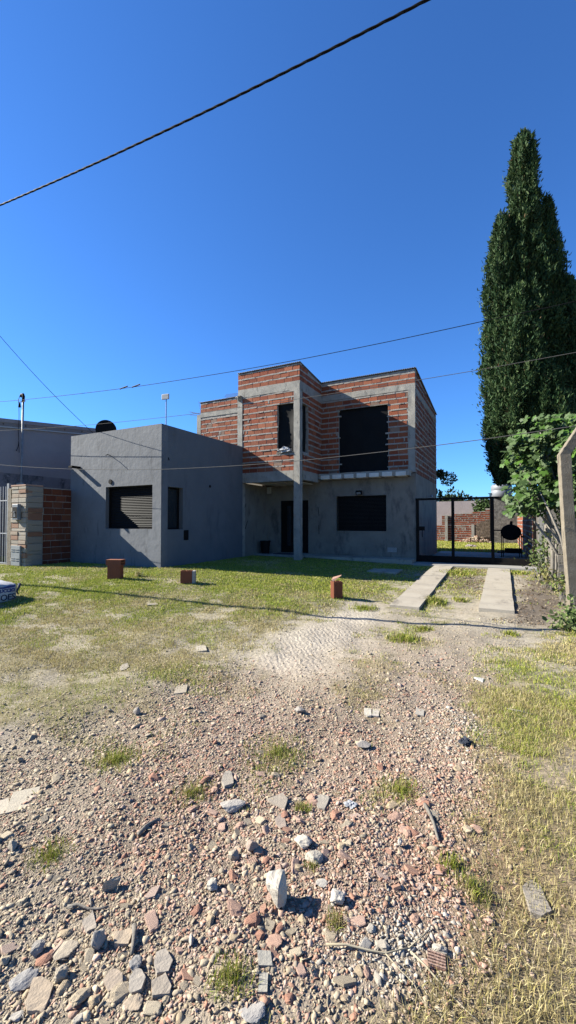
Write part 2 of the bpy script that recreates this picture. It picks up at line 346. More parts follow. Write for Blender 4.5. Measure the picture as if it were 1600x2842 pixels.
PAL_G = np.array([(.46, .41, .35), (.40, .36, .31), (.52, .475, .41), (.35, .32, .29), (.47, .40, .32), (.43, .385, .33), (.50, .44, .37)])*np.array((1.2, 1.13, .97))
PAL_P = np.array([(.58, .38, .29), (.52, .31, .225), (.62, .43, .34), (.60, .46, .38), (.50, .27, .19), (.63, .49, .41)])
PAL_W = np.array([(.62, .57, .49), (.56, .51, .43), (.66, .61, .53)])
def scatter_xy(n, xr, yr): return RNG.uniform(*xr, n), RNG.uniform(*yr, n)
def ground_z(x, y):
    z = H(x, y); gg, _, s2, _, _, _, _ = zones(x, y)
    return z+((fbm(x, y, 6, 3)-.5)*.022+(fbm(x, y, 17, 9)-.5)*.012)*S((9-np.hypot(x, y))/3)*(.3+.7*np.clip(s2+.15, 0, 1))
def pick_stones(n, smin, smax, xr, yr, power, thr=0.0, falloff=3.2):
    x, y = scatter_xy(n, xr, yr); g_, gr_, st_, pk_, u_, v_, w_ = zones(x, y)
    cl = fbm(x, y, 3.2, 44)
    cl2 = fbm(x, y, 1.1, 47); p = np.clip(st_**.8*(.5+.95*cl+1.5*(cl2-.46))-thr, 0, 1)*np.clip((falloff/np.maximum(w_, .5))**1.0, 0, 1)
    ok = (RNG.uniform(0, 1, n) < p) & ~on_strip(x, y) & (y < 13.8)
    x, y, pk_, u_, v_ = x[ok], y[ok], pk_[ok], u_[ok], v_[ok]; k = len(x)
    size = smin*(smax/smin)**(RNG.uniform(0, 1, k)**power)
    pale = np.exp(-(((u_-1090)/120)**2+((v_-2590)/90)**2))*1.1+np.exp(-(((u_-1300)/200)**2+((v_-2010)/60)**2))*.4
    t = RNG.uniform(0, 1, k); kind = np.where(RNG.uniform(0, 1, k) < pale, 2, np.where(t < pk_*1.1, 1, 0))
    return x, y, ground_z(x, y), size, kind
def stone_chunks(x, y, z, size, kind, sink=.25):
    ch = []; n = len(x); tsel = RNG.integers(0, 10, n); fam = np.where(kind == 1, np.where(RNG.uniform(0, 1, n) < .65, 1, 0), np.where(RNG.uniform(0, 1, n) < .35, 1, np.where(RNG.uniform(0, 1, n) < .3, 2, 0)))
    for f_, T in ((0, T_ANG), (1, T_PLT), (2, T_RND)):
        for ti in range(len(T)):
            ok = (fam == f_) & (tsel % len(T) == ti); k = int(ok.sum())
            if not k: continue
            V, F = T[ti]; s = size[ok]
            sc3 = np.stack([s*RNG.uniform(.75, 1.35, k), s*RNG.uniform(.55, 1.0, k), s*RNG.uniform(.32, .75, k)], -1)*.5
            P = V[None]*sc3[:, None]; P = np.einsum('nij,nkj->nki', rotm(k, .42), P)
            P += np.stack([x[ok], y[ok], z[ok]+sc3[:, 2]*(.30-sink*.6)], -1)[:, None]
            kd = kind[ok]; c_ = np.where((kd == 0)[:, None], PAL_G[RNG.integers(0, 7, k)], np.where((kd == 1)[:, None], PAL_P[RNG.integers(0, 6, k)], PAL_W[RNG.integers(0, 3, k)]))
            ch.append((P, F, np.clip(c_*RNG.uniform(.82, 1.12, (k, 1)), 0, .8)))
    return ch
XR, YR = (-9, 3.2), (.3, 8.5)
small = pick_stones(330000, .010, .040, XR, YR, 1.75)
chips = pick_stones(200000, .007, .024, (-3.4, 1.9), (.4, 4.2), 1.6, falloff=2.4)
gravel = stone_chunks(*small)+stone_chunks(*chips)
tag(bulk('gravel', gravel, M['stone']), 'crushed grey and terracotta rubble strewn thickly over the near ground', 'gravel', kind='stuff')
# the stones one can count: each its own object, shapes shared
mid = pick_stones(6500, .034, .074, (-4.5, 1.6), (.6, 5.5), 2.3, thr=.2)
order = np.argsort(-mid[3]/np.maximum(.8, np.hypot(mid[0], mid[1])))
keep = order[:240]; rest = order[240:]
def mesh_from(name, V, F, c_, m, smooth=False):
    me = bpy.data.meshes.new(name); me.from_pydata([tuple(p) for p in V], [], [tuple(int(i) for i in f) for f in F])
    a_ = me.color_attributes.new('col', 'FLOAT_COLOR', 'POINT'); a_.data.foreach_set('color', np.tile((*c_, 1.0), len(V)))
    if smooth: me.polygons.foreach_set('use_smooth', [True]*len(F))
    me.materials.append(m); me.update(); return me
H_TPL = [hull(16, .62, .2, 100+s, sub=1, rough=.16) for s in range(5)]
bank = {}
for kd, pal in ((0, PAL_G), (1, PAL_P), (2, PAL_W)):
    bank[kd] = [mesh_from('stone_mesh', *(H_TPL[i] if (i % 2 == 0 or kd == 2) else T_PLT[i]), pal[i % len(pal)], M['stone']) for i in range(5)]
KN = {0: ('loose_stone', 'small grey stone lying loose among the crushed rubble', 'stone', 'small grey stones in the rubble'),
      1: ('brick_shard', 'small terracotta brick shard lying among the crushed rubble', 'brick shard', 'small terracotta shards in the rubble'),
      2: ('chalky_clod', 'small chalky pale clod lying among the crushed rubble', 'clod', 'small pale clods in the rubble')}
HERO_ZONES = []
def put_mid(i):
    x, y, z, s, kd = (mid[j][i] for j in range(5)); kd = int(kd)
    o = bpy.data.objects.new(KN[kd][0], random.choice(bank[kd])); COL.objects.link(o)
    o.location = (x, y, z+s*.03); o.rotation_euler = (random.gauss(0, .25), random.gauss(0, .25), random.uniform(0, 6.28))
    o.scale = (s*random.uniform(.5, .75), s*random.uniform(.4, .55), s*random.uniform(.38, .6)); tag(o, KN[kd][1], KN[kd][2], KN[kd][3])

# hero stones and scraps: (u0, u1, v0, v1, kind, name, label, category)
PALE, GREY, BRN, PNK = (.70, .64, .54), (.52, .45, .355), (.55, .45, .34), (.58, .38, .28)
HERO = [
 (731, 804, 2401, 2531, 'rock', PALE, 'upright_rock', 'large upright cream coloured rock, the biggest in the middle of the rubble', 'rock'),
 (284, 340, 2431, 2489, 'rock', GREY, 'angular_rock', 'dark grey wedge shaped rock just above the forked grey twig', 'rock'),
 (14, 55, 2329, 2370, 'rock', GREY, 'grey_rock', 'grey rock at the frame edge below the beige tile', 'rock'),
 (607, 684, 2219, 2262, 'rock', (.56, .52, .47), 'pale_rock', 'broad pale rock between the bare soil patch and the flat slabs', 'rock'),
 (816, 872, 2316, 2365, 'rock', PALE, 'white_lump', 'white pitted lump of mortar above the big upright rock', 'rock'),
 (845, 899, 2363, 2407, 'rock', (.52, .48, .41), 'triangular_stone', 'flat faced triangular pale stone right below the white pitted lump', 'rock'),
 (680, 720, 2327, 2376, 'rock', (.46, .36, .30), 'rounded_stone', 'brown and pink rounded stone above the big upright rock', 'rock'),
 (632, 669, 2359, 2396, 'rock', GREY, 'grey_wedge', 'small grey wedge of stone beside the brown and pink rounded stone', 'rock'),
 (574, 611, 2440, 2480, 'rock', (.53, .50, .44), 'sharp_stone', 'pale sharp edged stone to the side of the big upright rock', 'rock'),
 (913, 958, 2472, 2523, 'rock', (.62, .58, .52), 'round_lump', 'round whitish mortar lump next to the pink shards', 'rock'),
 (877, 912, 2441, 2468, 'rock', (.55, .52, .47), 'blocky_stone', 'blocky pale stone above the round whitish lump', 'rock'),
 (143, 218, 2617, 2671, 'rock', GREY, 'lumpy_rock', 'lumpy grey rock with hollow top near the corner pile', 'rock'),
 (29, 104, 2700, 2756, 'rock', (.42, .41, .40), 'smooth_rock', 'smooth rounded grey rock touching the long brown slab', 'rock'),
 (71, 151, 2700, 2829, 'slab', BRN, 'stone_slab', 'long flat brown slab, the largest in the corner pile', 'slab'),
 (151, 189, 2686, 2735, 'rock', GREY, 'rough_stone', 'rough grey stone right beside the long brown slab', 'rock'),
 (87, 129, 2609, 2661, 'rock', (.45, .42, .38), 'oval_stone', 'oval grey stone next to the lumpy grey rock', 'rock'),
 (228, 274, 2534, 2594, 'slab', (.50, .44, .37), 'flat_stone', 'flat topped beige stone just below the forked grey twig', 'slab'),
 (253, 295, 2582, 2644, 'rock', (.45, .42, .38), 'crumbly_stone', 'crumbly grey stone below the flat topped beige stone', 'rock'),
 (309, 371, 2580, 2636, 'slab', BRN, 'brown_slab', 'brown slab under the weathered splinter of wood', 'slab'),
 (421, 483, 2636, 2709, 'slab', (.47, .42, .36), 'thick_slab', 'thick pentagon shaped slab at the pile edge towards the dry grass', 'slab'),
 (351, 407, 2692, 2773, 'slab', (.44, .40, .35), 'pointed_slab', 'pointed slab with a fold in its face beside the pentagon slab', 'slab'),
 (413, 477, 2709, 2783, 'slab', (.46, .40, .33), 'grooved_slab', 'grooved brown slab directly below the thick pentagon slab', 'slab'),
 (286, 351, 2694, 2767, 'slab', (.47, .39, .31), 'tilted_slab', 'tilted light brown slab left of the pointed slab', 'slab'),
 (342, 398, 2769, 2817, 'rock', BRN, 'brown_rock', 'brown rock below the pointed slab', 'rock'),
 (197, 247, 2812, 2850, 'rock', (.50, .46, .40), 'edge_rock', 'pale rock cut by the lower frame edge', 'rock'),
 (355, 398, 2661, 2702, 'rock', (.34, .33, .32), 'dark_stone', 'dark grey stone wedged above the pointed slab', 'rock'),
 (19, 70, 2808, 2852, 'rock', (.56, .52, .46), 'corner_rock', 'pale rock in the very corner of the ground below the smooth grey rock', 'rock'),
 (514, 548, 2595, 2632, 'rock', (.50, .46, .41), 'squarish_stone', 'squarish grey stone beside the bare soil patch', 'rock'),
 (662, 742, 2790, 2850, 'rock', (.47, .45, .43), 'pitted_rock', 'pitted grey rock at the lower edge among dry grass', 'rock'),
 (985, 1032, 2050, 2085, 'rock', (.46, .42, .38), 'clod', 'grey clod of mortar standing up in the flat dirt', 'rock'),
 (817, 850, 1960, 1983, 'rock', (.44, .40, .36), 'lone_stone', 'lone grey stone beside the tyre tracks', 'rock'),
 (1098, 1123, 2323, 2354, 'rock', (.63, .60, .54), 'chalk_stone', 'small chalk white stone among pink shards under the dry branch', 'rock'),
 (612, 654, 2139, 2191, 'slab', (.49, .44, .37), 'cracked_slab', 'thin cracked slab above the broad pale rock', 'slab'),
 (736, 814, 2200, 2254, 'slab', (.44, .385, .32), 'square_slab', 'square grey brown slab with a wire across it', 'slab'),
 (873, 919, 2207, 2252, 'slab', (.46, .42, .36), 'upright_slab', 'smooth slab right of the square grey brown slab', 'slab'),
 (761, 801, 2262, 2306, 'slab', (.50, .41, .34), 'beige_shard', 'beige flat shard just below the square slab', 'slab'),
 (703, 732, 2353, 2378, 'rock', PNK, 'pink_shard', 'fan shaped pink shard touching the rounded brown stone', 'brick shard'),
 (1450, 1533, 2447, 2574, 'slab', (.40, .36, .31), 'concrete_slab', 'flat grey slab half buried in the dry grass', 'slab'),
 (27, 105, 2199, 2246, 'tile', (.62, .56, .45), 'floor_tile', 'broken beige rectangular tile lying on the rubble', 'tile'),
 (-12, 24, 2226, 2262, 'tile', (.60, .54, .44), 'tile_piece', 'narrow beige tile piece at the frame edge beside the larger tile', 'tile'),
 (714, 756, 2643, 2688, 'tile', (.46, .44, .39), 'tile_chip', 'squarish grey tile chip above another chip near dry grass', 'tile'),
 (717, 745, 2704, 2762, 'tile', (.48, .46, .40), 'long_tile_chip', 'oblong grey tile chip below the squarish chip', 'tile'),
 (485, 521, 1903, 1927, 'tile', (.48, .42, .34), 'beige_tile', 'beige tile piece where the lawn meets the gravel', 'tile'),
 (1316, 1352, 1879, 1894, 'tri', (.70, .70, .68), 'white_tile', 'white triangular tile shard on the dirt track', 'tile'),
 (1010, 1032, 1966, 1990, 'tile', (.66, .62, .54), 'cream_tile', 'cream tile shard beside a second cream shard on the dirt', 'tile'),
 (1033, 1054, 1969, 1992, 'tile', (.62, .57, .50), 'cream_tile_shard', 'second cream tile shard, the one nearer the driveway side', 'tile'),
 (1153, 1178, 1970, 1988, 'tile', (.55, .51, .44), 'block_chip', 'thick beige chip alone in the dirt with a dark shadow', 'tile'),
 (543, 574, 1794, 1809, 'tile', (.56, .51, .42), 'pale_scrap', 'pale scrap lying in the yellow grass', 'scrap'),
 (409, 440, 1669, 1682, 'tile', (.46, .41, .33), 'lawn_stone', 'flat pale stone at the lawn edge under the cable shadow', 'stone'),
 (330, 360, 1845, 1862, 'slab', (.50, .45, .38), 'lawn_slab', 'flat beige slab sunk in the dry lawn', 'slab'),
 (370, 392, 1960, 1986, 'rock', (.48, .43, .38), 'edge_stone', 'grey stone at the lower edge of the dry lawn', 'stone'),
]
def hero_frame(u0, u1, v0, v1):
    a_ = G((u0+u1)/2, v1); d = depth(a_); w = (u1-u0)*d/FPX; return a_, d, w
for k, (u0, u1, v0, v1, kind, c_, nm, lab, cat) in enumerate(HERO):
    a_, d, w = hero_frame(u0, u1, v0, v1); vd = a_.copy(); vd[2] = 0; vd /= np.linalg.norm(vd); rt = np.array((vd[1], -vd[0], 0))
    HERO_ZONES.append(((a_+G((u0+u1)/2, v0))/2, w*.6))
    if kind == 'rock':
        hp = (v1-v0)*d/FPX; dep = min(w*.95, hp*1.1); slant = (CZ)/d   # seen from above: height and depth share the image height
        hgt = max(.25*w, (hp-dep*.62*slant)/max(.35, math.cos(math.atan(slant)))); hgt = min(hgt, w*1.5)
        V, F = hull(15+k % 5, 1, .25, 200+k, sub=2, rough=.13)
        V = V/np.abs(V).max(0)
        cen = a_+vd*dep*.5; P = cen[None]+np.outer(V[:, 0], rt)*w/2+np.outer(V[:, 1], vd)*dep/2+np.outer(V[:, 2], (0, 0, 1))*hgt/2; P[:, 2] += hgt*.36
    else:
        far = G((u0+u1)/2, v0); dep = np.linalg.norm(far-a_)
        if kind == 'tri': V, F = plate(3, 1, 500+k)
        elif kind == 'tile': V, F = plate(4, 1, 503); V = np.array([(-1, -.95, 1), (.95, -1, 1), (1, .9, 1), (-.9, 1, 1), (-1, -.95, -1), (.95, -1, -1), (1, .9, -1), (-.9, 1, -1)], float)
        else: V, F = plate(5+k % 3, 1, 300+k)
        V[:, :2] /= np.abs(V[:, :2]).max(0)
        th = .007 if kind in ('tile', 'tri') else min(.013, .10*w+.003)
        tl = .12*math.sin(k*2.3); sh = .18*math.sin(k*1.7)
        cen = (a_+far)/2; P = cen[None]+np.outer(V[:, 0]+sh*V[:, 1], rt)*w*.47+np.outer(V[:, 1], vd)*dep*.48+np.outer(V[:, 2], (0, 0, 1))*th
        P[:, 2] += .004-th*.25+tl*(V[:, 0]*w*.25)+abs(tl)*w*.12
    cen = P.mean(0); V2 = P-cen
    me_ = mesh_from(nm, V2, F, c_, M['stone'])
    if kind == 'slab':
        bm = bmesh.new(); bm.from_mesh(me_); bmesh.ops.dissolve_limit(bm, angle_limit=.05, verts=bm.verts, edges=bm.edges)
        bmesh.ops.subdivide_edges(bm, edges=list(bm.edges), cuts=3, use_grid_fill=True); bmesh.ops.triangulate(bm, faces=bm.faces)
        for v in bm.verts: v.co += Vector(mnoise.noise_vector(v.co*38+Vector((k, 0, 0))))*.0035*min(1, w/.1+.3)
        bm.to_mesh(me_); bm.free()
    o = bpy.data.objects.new(nm, me_); COL.objects.link(o); o.location = cen; tag(o, lab, cat)
def clear_of(x, y, m=1.0): return all((x-p[0])**2+(y-p[1])**2 > (r_*m)**2 for p, r_ in HERO_ZONES)
for i in keep:
    if clear_of(mid[0][i], mid[1][i], .8): put_mid(i)
rs = tuple(np.array(a_)[rest] for a_ in mid)
tag(bulk('rubble', stone_chunks(*rs), M['stone']), 'scattered larger rubble bits between the counted stones', 'rubble', kind='stuff')
# ribbed hollow brick fragment
def ribbed(u0, u1, v0, v1, ang, lab):
    a_, d, w = hero_frame(u0, u1, v0, v1); b_ = G((u0+u1)/2, v0); dep = np.linalg.norm(b_-a_); mb = MB(); n = 5
    mb.box(-w/2, w/2, -dep/2, dep/2, 0, .008, PAL_P[4])
    for i in range(n): y0 = -dep/2+i*dep/n; mb.box(-w/2, w/2, y0+.001, y0+dep/n*.55, .0082, .014, PAL_P[0])
    o = mb.build('ribbed_brick_piece', M['brick']); o.location = (a_+b_)/2+np.array((0, 0, .006)); o.rotation_euler = (.05, .04, ang); tag(o, lab, 'brick piece')
ribbed(1188, 1236, 2652, 2696, R(10), 'ribbed terracotta brick face lying beside the dry stalks')
ribbed(692, 712, 2388, 2408, R(-30), 'small ribbed terracotta fragment just above the big upright rock')
# sticks and stalks
def stick(name, pts, rad, m, lab, cat='stick', lift=.012, branches=()):
    mb = MB(); P = [G(u, v)+np.array((0, 0, lift+.004*math.sin(i*2.1))) for i, (u, v) in enumerate(pts)]
    mb.tube(P, [rad*(1-.55*i/len(P)) for i in range(len(P))], 6)
    for br in branches:
        Q = [G(u, v)+np.array((0, 0, lift)) for u, v in br]; mb.tube(Q, [rad*.6*(1-.5*i/len(Q)) for i in range(len(Q))], 5)
    tag(mb.build(name, m, smooth=True), lab, cat)
stick('dry_stalk', [(905, 2630), (960, 2633), (1030, 2645), (1070, 2655), (1110, 2647), (1150, 2636)], .0042, M['stalk'], 'thick straw coloured forked stalk lying across the rubble', 'stalk', branches=[[(1070, 2655), (1110, 2700), (1150, 2740), (1170, 2785), (1225, 2835)], [(1135, 2640), (1170, 2610), (1190, 2590)]])
stick('long_stalk', [(1140, 2650), (1180, 2690), (1240, 2755), (1290, 2810), (1330, 2850)], .004, M['stalk'], 'long thin straight straw stalk running down into the dry grass', 'stalk')
stick('dry_branch', [(1180, 2238), (1192, 2262), (1205, 2290), (1212, 2320), (1218, 2340)], .011, M['wood'], 'curved bare wooden branch at the edge of the pink shards', 'branch')
stick('forked_twig', [(188, 2525), (215, 2520), (245, 2528), (275, 2530), (301, 2527)], .007, M['wood'], 'forked grey twig lying on the rubble', 'twig', branches=[[(255, 2528), (252, 2508), (250, 2492)], [(215, 2522), (190, 2530)]])
stick('wood_splinter', [(373, 2577), (374, 2600), (370, 2630), (366, 2658)], .011, M['wood'], 'weathered wooden splinter lying over the brown slab', 'wood splinter')
stick('thin_stick', [(1408, 1972), (1440, 1978), (1470, 1984), (1492, 1989)], .009, M['wood'], 'thin grey stick lying in the yellow grass beside the track', 'stick')
stick('thick_chip', [(385, 2322), (405, 2302), (420, 2288), (444, 2278)], .012, M['wood'], 'bleached splintered wood chip in the upper rubble', 'wood chip')
# crumpled dark cloth, white paper
def crumple(u0, u1, v0, v1, m, name, lab, cat, flat=.5, seed=3):
    a_, d, w = hero_frame(u0, u1, v0, v1); V, F = hull(30, flat, .8, seed, sub=2, rough=.75); V = V*w/2; V[:, 2] -= V[:, 2].min()
    o = bpy.data.objects.new(name, mesh_from(name, V, F, (.9, .9, .9), m)); COL.objects.link(o); b_ = G((u0+u1)/2, v0); o.location = (a_+b_)/2; tag(o, lab, cat)
crumple(1266, 1316, 2050, 2085, M['cloth'], 'dark_rag', 'crumpled dark blue rag on the dirt near the grass edge', 'rag')
crumple(952, 996, 2224, 2250, M['white'], 'white_wrapper', 'crumpled white wrapper lying between slabs in the rubble', 'wrapper', .35, 5)

# ------------------------------------------------------------------ grass
def blades(x, y, hgt, wid, col, lean=.5, seg=2, base_z=None):
    n = len(x); z = (ground_z(x, y) if base_z is None else base_z)-.003
    az = RNG.uniform(0, 2*np.pi, n); la = RNG.uniform(0, 2*np.pi, n); ln = np.abs(RNG.normal(0, lean, n))
    sx, sy = np.cos(az)*wid/2, np.sin(az)*wid/2; lx, ly = np.cos(la)*np.sin(np.clip(ln, 0, 1.5)), np.sin(la)*np.sin(np.clip(ln, 0, 1.5)); lz = np.cos(np.clip(ln, 0, 1.45))
    b0 = np.stack([x-sx, y-sy, z], -1); b1 = np.stack([x+sx, y+sy, z], -1)
    mx_, my_, mz_ = x+lx*hgt*.45, y+ly*hgt*.45, z+lz*hgt*.55+.15*hgt
    m0 = np.stack([mx_-sx*.7, my_-sy*.7, mz_], -1); m1 = np.stack([mx_+sx*.7, my_+sy*.7, mz_], -1)
    tp = np.stack([x+lx*hgt*1.25, y+ly*hgt*1.25, z+lz*hgt*.85+.012], -1)
    V = np.stack([b0, b1, m1, m0, tp], 1); F = np.array([(0, 1, 2), (0, 2, 3), (3, 2, 4)])
    return V, F, col
GRN = np.array([(.38, .47, .07), (.48, .56, .08), (.60, .62, .12), (.29, .41, .06), (.68, .66, .15)])
DRY = np.array([(.74, .62, .30), (.86, .73, .40), (.60, .49, .23), (.92, .80, .48), (.58, .52, .19), (.46, .36, .19)])
def bare(x, y):
    'worn patches where the turf has gone'
    return S((fbm(x*.8, y*1.5, 1.6, 55)+.5*(fbm(x, y, 7, 57)-.5)-.57)/.16)*S((9.2-y)/2.5)
def grass_field(n, xr, yr, hr, wr, fall, dens=1.0, lean=.5, green_bias=0, dmin=0, pw=1.0):
    x, y = scatter_xy(n, xr, yr); g_, gr_, st_, pk_, u_, v_, w_ = zones(x, y)
    cl = fbm(x, y, 2.4, 61); cl2 = nz(x, y, 11, 71)
    p = np.clip((g_**pw)*1.15-.14+(cl-.5)*2.0*(1-g_*.55)-(1-g_)*.15, 0, 1)*(1-.72*bare(x, y))*dens*(.35+.9*cl2)*np.clip(fall/np.maximum(w_, .4), 0, 1)
    inh = ((x > -12.4) & (x < -8.45) & (y > 8.7)) | (y > 14.4) | ((x < -12.2) & (y > 7.3)) | ((x > -8.7) & (x < -6.3) & (y > 13.5)) | ((x < -2.6) & (y > 13.9)) | ((y > 13.85))
    ok = (RNG.uniform(0, 1, n) < p) & ~on_strip(x, y) & ~inh & (w_ > dmin)
    x, y, gr_, w_ = x[ok], y[ok], gr_[ok], w_[ok]; k = len(x)
    hg = RNG.uniform(*hr, k)*(.7+.6*nz(x, y, 1.7, 81)); wd = RNG.uniform(*wr, k)*np.clip(w_/4, .8, 2.4)
    green = RNG.uniform(0, 1, k) < np.clip(gr_*1.32-.25+(fbm(x, y, 1.4, 91)-.5)*2.6+green_bias, 0, 1)
    c_ = np.where(green[:, None], GRN[RNG.integers(0, 5, k)], DRY[RNG.integers(0, 6, k)])*RNG.uniform(.8, 1.15, (k, 1))
    return blades(x, y, hg, wd, c_, lean)
lawn = [grass_field(760000, (-15, 3.2), (3.0, 14.2), (.012, .036), (.004, .007), 9.0, lean=.95),
        grass_field(60000, (-15, 2.5), (5.0, 14.2), (.03, .065), (.005, .008), 10, dens=.3, lean=.7, green_bias=.2)]
tag(bulk('lawn_grass', lawn, M['grass']), 'short green and yellowing lawn grass in front of the houses', 'grass', kind='stuff')
drygr = [grass_field(260000, (-.9, 3.4), (.6, 4.6), (.022, .055), (.0028, .0045), 4.0, lean=1.35, pw=1.3, green_bias=-.08),
         grass_field(330000, (-8.5, 0.2), (.3, 6.8), (.014, .036), (.003, .005), 4.5, lean=1.15, pw=.9, green_bias=-.15),
         grass_field(45000, (.2, 3.2), (3.5, 8), (.022, .05), (.004, .006), 6.0, lean=1.2, dens=.8, green_bias=-.1)]
tag(bulk('dry_grass', drygr, M['grass']), 'straw coloured dry grass along the verge and between the stones', 'grass', kind='stuff')
# leafy tufts and weeds one can point at
def tuft(u, v, r_, h_, n, lab, green=.8, name='grass_tuft', cat='grass tuft', group=None):
    p = G(u, v); n = int(n*1.5); h_ *= .85; rr = np.minimum(np.abs(RNG.normal(0, r_/2, n)), r_*RNG.uniform(.75, .95, n)); th = RNG.uniform(0, 6.28, n); x = p[0]+rr*np.cos(th); y = p[1]+rr*np.sin(th)
    c_ = np.where((RNG.uniform(0, 1, n) < green)[:, None], GRN[RNG.integers(0, 4, n)], DRY[RNG.integers(0, 6, n)])*RNG.uniform(.75, 1.1, (n, 1))
    V, F, c_ = blades(x, y, RNG.uniform(.5, 1, n)*h_, RNG.uniform(.002, .0034, n)*max(1, depth(p)/1.8), c_*np.array((.95, .92, .9)), .85)
    V = V-p; o = bulk(name, [(V, F, c_)], M['grass']); o.location = p; tag(o, lab, cat, group)
tuft(1120, 1775, .28, .12, 500, 'bushy green grass tuft between the two wheel tracks')
tuft(1175, 1748, .18, .09, 200, 'small green tuft just beyond the bushy tuft, towards the slabs')
tuft(1210, 1672, .25, .16, 320, 'broad leaved weed clump beside the near end of the slanting concrete strip')
tuft(1280, 1668, .22, .10, 240, 'green tuft between the two concrete strips near their ends')
tuft(1270, 1592, .55, .13, 700, 'lush grass tuft at the far end between the concrete strips')
tuft(1440, 1592, .45, .12, 400, 'grass tuft beyond the straight strip in front of the gate')
tuft(1420, 1762, .16, .08, 160, 'small tuft at the cable shadow in the right wheel track')
tuft(1010, 1690, .3, .10, 300, 'green tuft on the lawn corner beside the slanting strip')
tuft(840, 2245, .055, .05, 130, 'small tuft growing beside the square grey brown slab', .6)
tuft(865, 2408, .04, .04, 90, 'tiny tuft below the triangular pale stone', .5)
tuft(935, 2560, .05, .06, 120, 'spiky yellow tuft below the round whitish lump', .3)
tuft(1255, 2405, .09, .05, 200, 'dark green tuft beside the pink shards near the dry grass', .85)
tuft(1315, 2475, .09, .07, 200, 'grey green rosette tuft beside the half buried slab', .6)
tuft(140, 2375, .13, .04, 380, 'low green patch in the rubble below the beige tile', .7)
tuft(640, 2715, .10, .045, 350, 'low green patch beside the oblong tile chip', .75)
tuft(1110, 2195, .16, .05, 420, 'low green patch above the dry branch', .7)
tuft(770, 2090, .30, .04, 700, 'grey green mat of low weeds in the middle of the gravel', .7)
tuft(540, 2200, .16, .04, 400, 'yellow green low patch beside the cracked slab', .5)
tuft(320, 2110, .22, .07, 420, 'green tuft at the border of the dry lawn and rubble', .75)
tuft(15, 1555, .35, .22, 500, 'overgrown weeds at the foot of the stone gate pillar')
tuft(385, 1601, .10, .22, 60, 'pale tall grass stalks behind the capped brick stub', .3)

# ------------------------------------------------------------------ leaf litter between the strips (uncountable)
x, y = scatter_xy(9000, (-1.4, 1.2), (7.5, 13.8)); g_, _, _, _, u_, v_, w_ = zones(x, y)
okk = (~on_strip(x, y)) & (RNG.uniform(0, 1, 9000) < np.where((x > -1.4) & (x < -.4), .55*S((y-9.2)/1.5), .25))
x, y = x[okk], y[okk]; n = len(x)
lv = np.array([(-1, 0, 0), (0, -.5, .25), (1, 0, 0), (0, .5, .2)]); lf = np.array([(0, 1, 2), (0, 2, 3)])
P = np.einsum('nij,nkj->nki', rotm(n, .5), lv[None]*RNG.uniform(.012, .035, (n, 1, 1)))+np.stack([x, y, ground_z(x, y)+.008], -1)[:, None]
lc = np.array([(.30, .21, .14), (.42, .33, .24), (.22, .15, .10), (.50, .42, .32)])[RNG.integers(0, 4, n)]
tag(bulk('leaf_litter', [(P, lf, lc)], M['grass']), 'brown fallen leaves littering the soil between the driveway strips', 'leaf litter', kind='stuff')

# ------------------------------------------------------------------ driveway strips, aprons, paths
def strip(name, x0, x1, y0, y1, th, lab, m='slabc', cat='path', n=24):
    mb = MB(); ys = np.linspace(y0, y1, n)
    vs = []; fs = []
    hz = np.array([max(float(H(x0, yy)), float(H(x1, yy))) for yy in ys]); hz = np.polyval(np.polyfit(ys, hz, min(3, n-1)), ys)
    for i, yy in enumerate(ys):
        j = .012*mnoise.noise(Vector((x0, yy*1.4, 0))); j2 = .012*mnoise.noise(Vector((x1+9, yy*1.4, 0)))
        for xx, dz in ((x0+j, -.2), (x0+j, th), (x1+j2, th), (x1+j2, -.2)): vs.append((xx, yy, hz[i]+dz))
    for i in range(n-1):
        for k in range(3): a_ = i*4+k; fs.append((a_, a_+1, a_+5, a_+4))
    fs.append((0, 3, 2, 1)); k = (n-1)*4; fs.append((k, k+1, k+2, k+3))
    mb.add(vs, fs); return tag(mb.build(name, M[m]), lab, cat, kind='structure')
strip('driveway', -1.92, -1.38, 7.92, 13.9, .045, 'slanting pale concrete driveway strip nearer the house')
strip('driveway', -.40, .16, 8.24, 13.9, .045, 'straight pale concrete driveway strip nearer the fence')
strip('driveway_apron', -2.62, 1.15, 13.91, 14.74, .05, 'concrete apron across the foot of the gate', 'curb', n=4)
strip('path', -6.5, -2.66, 14.05, 14.79, .06, 'narrow concrete path along the plastered front wall', 'slabc', n=4)
strip('yard_paving', -2.6, .78, 14.9, 20.9, .03, 'pale concrete paving behind the gate, sunlit at its far end', 'curb', n=6)
mb = MB(); a_ = G(1069, 1586); z0 = a_[2]; mb.box(a_[0]-.42, a_[0]+.42, a_[1]-.42, a_[1]+.45, z0-.1, z0+.035)
tag(mb.build('stepping_slab', M['slabc']), 'square concrete paver set alone in the shaded lawn', 'paver')

# ------------------------------------------------------------------ masonry
BC = [(.50, .138, .060), (.44, .112, .050), (.53, .155, .070), (.46, .14, .070), (.38, .092, .042), (.54, .18, .09)]
def cut_rects(a0, a1, z0, z1, ops):
    xs = sorted({a0, a1, *[min(max(o_[0], a0), a1) for o_ in ops], *[min(max(o_[1], a0), a1) for o_ in ops]})
    zs = sorted({z0, z1, *[min(max(o_[2], z0), z1) for o_ in ops], *[min(max(o_[3], z0), z1) for o_ in ops]})
    for i in range(len(xs)-1):
        col = []
        for j in range(len(zs)-1):
            cx, cz = (xs[i]+xs[i+1])/2, (zs[j]+zs[j+1])/2
            if any(o_[0] < cx < o_[1] and o_[2] < cz < o_[3] for o_ in ops): continue
            if col and abs(col[-1][1]-zs[j]) < 1e-6: col[-1][1] = zs[j+1]
            else: col.append([zs[j], zs[j+1]])
        for za, zb in col: yield xs[i], xs[i+1], za, zb
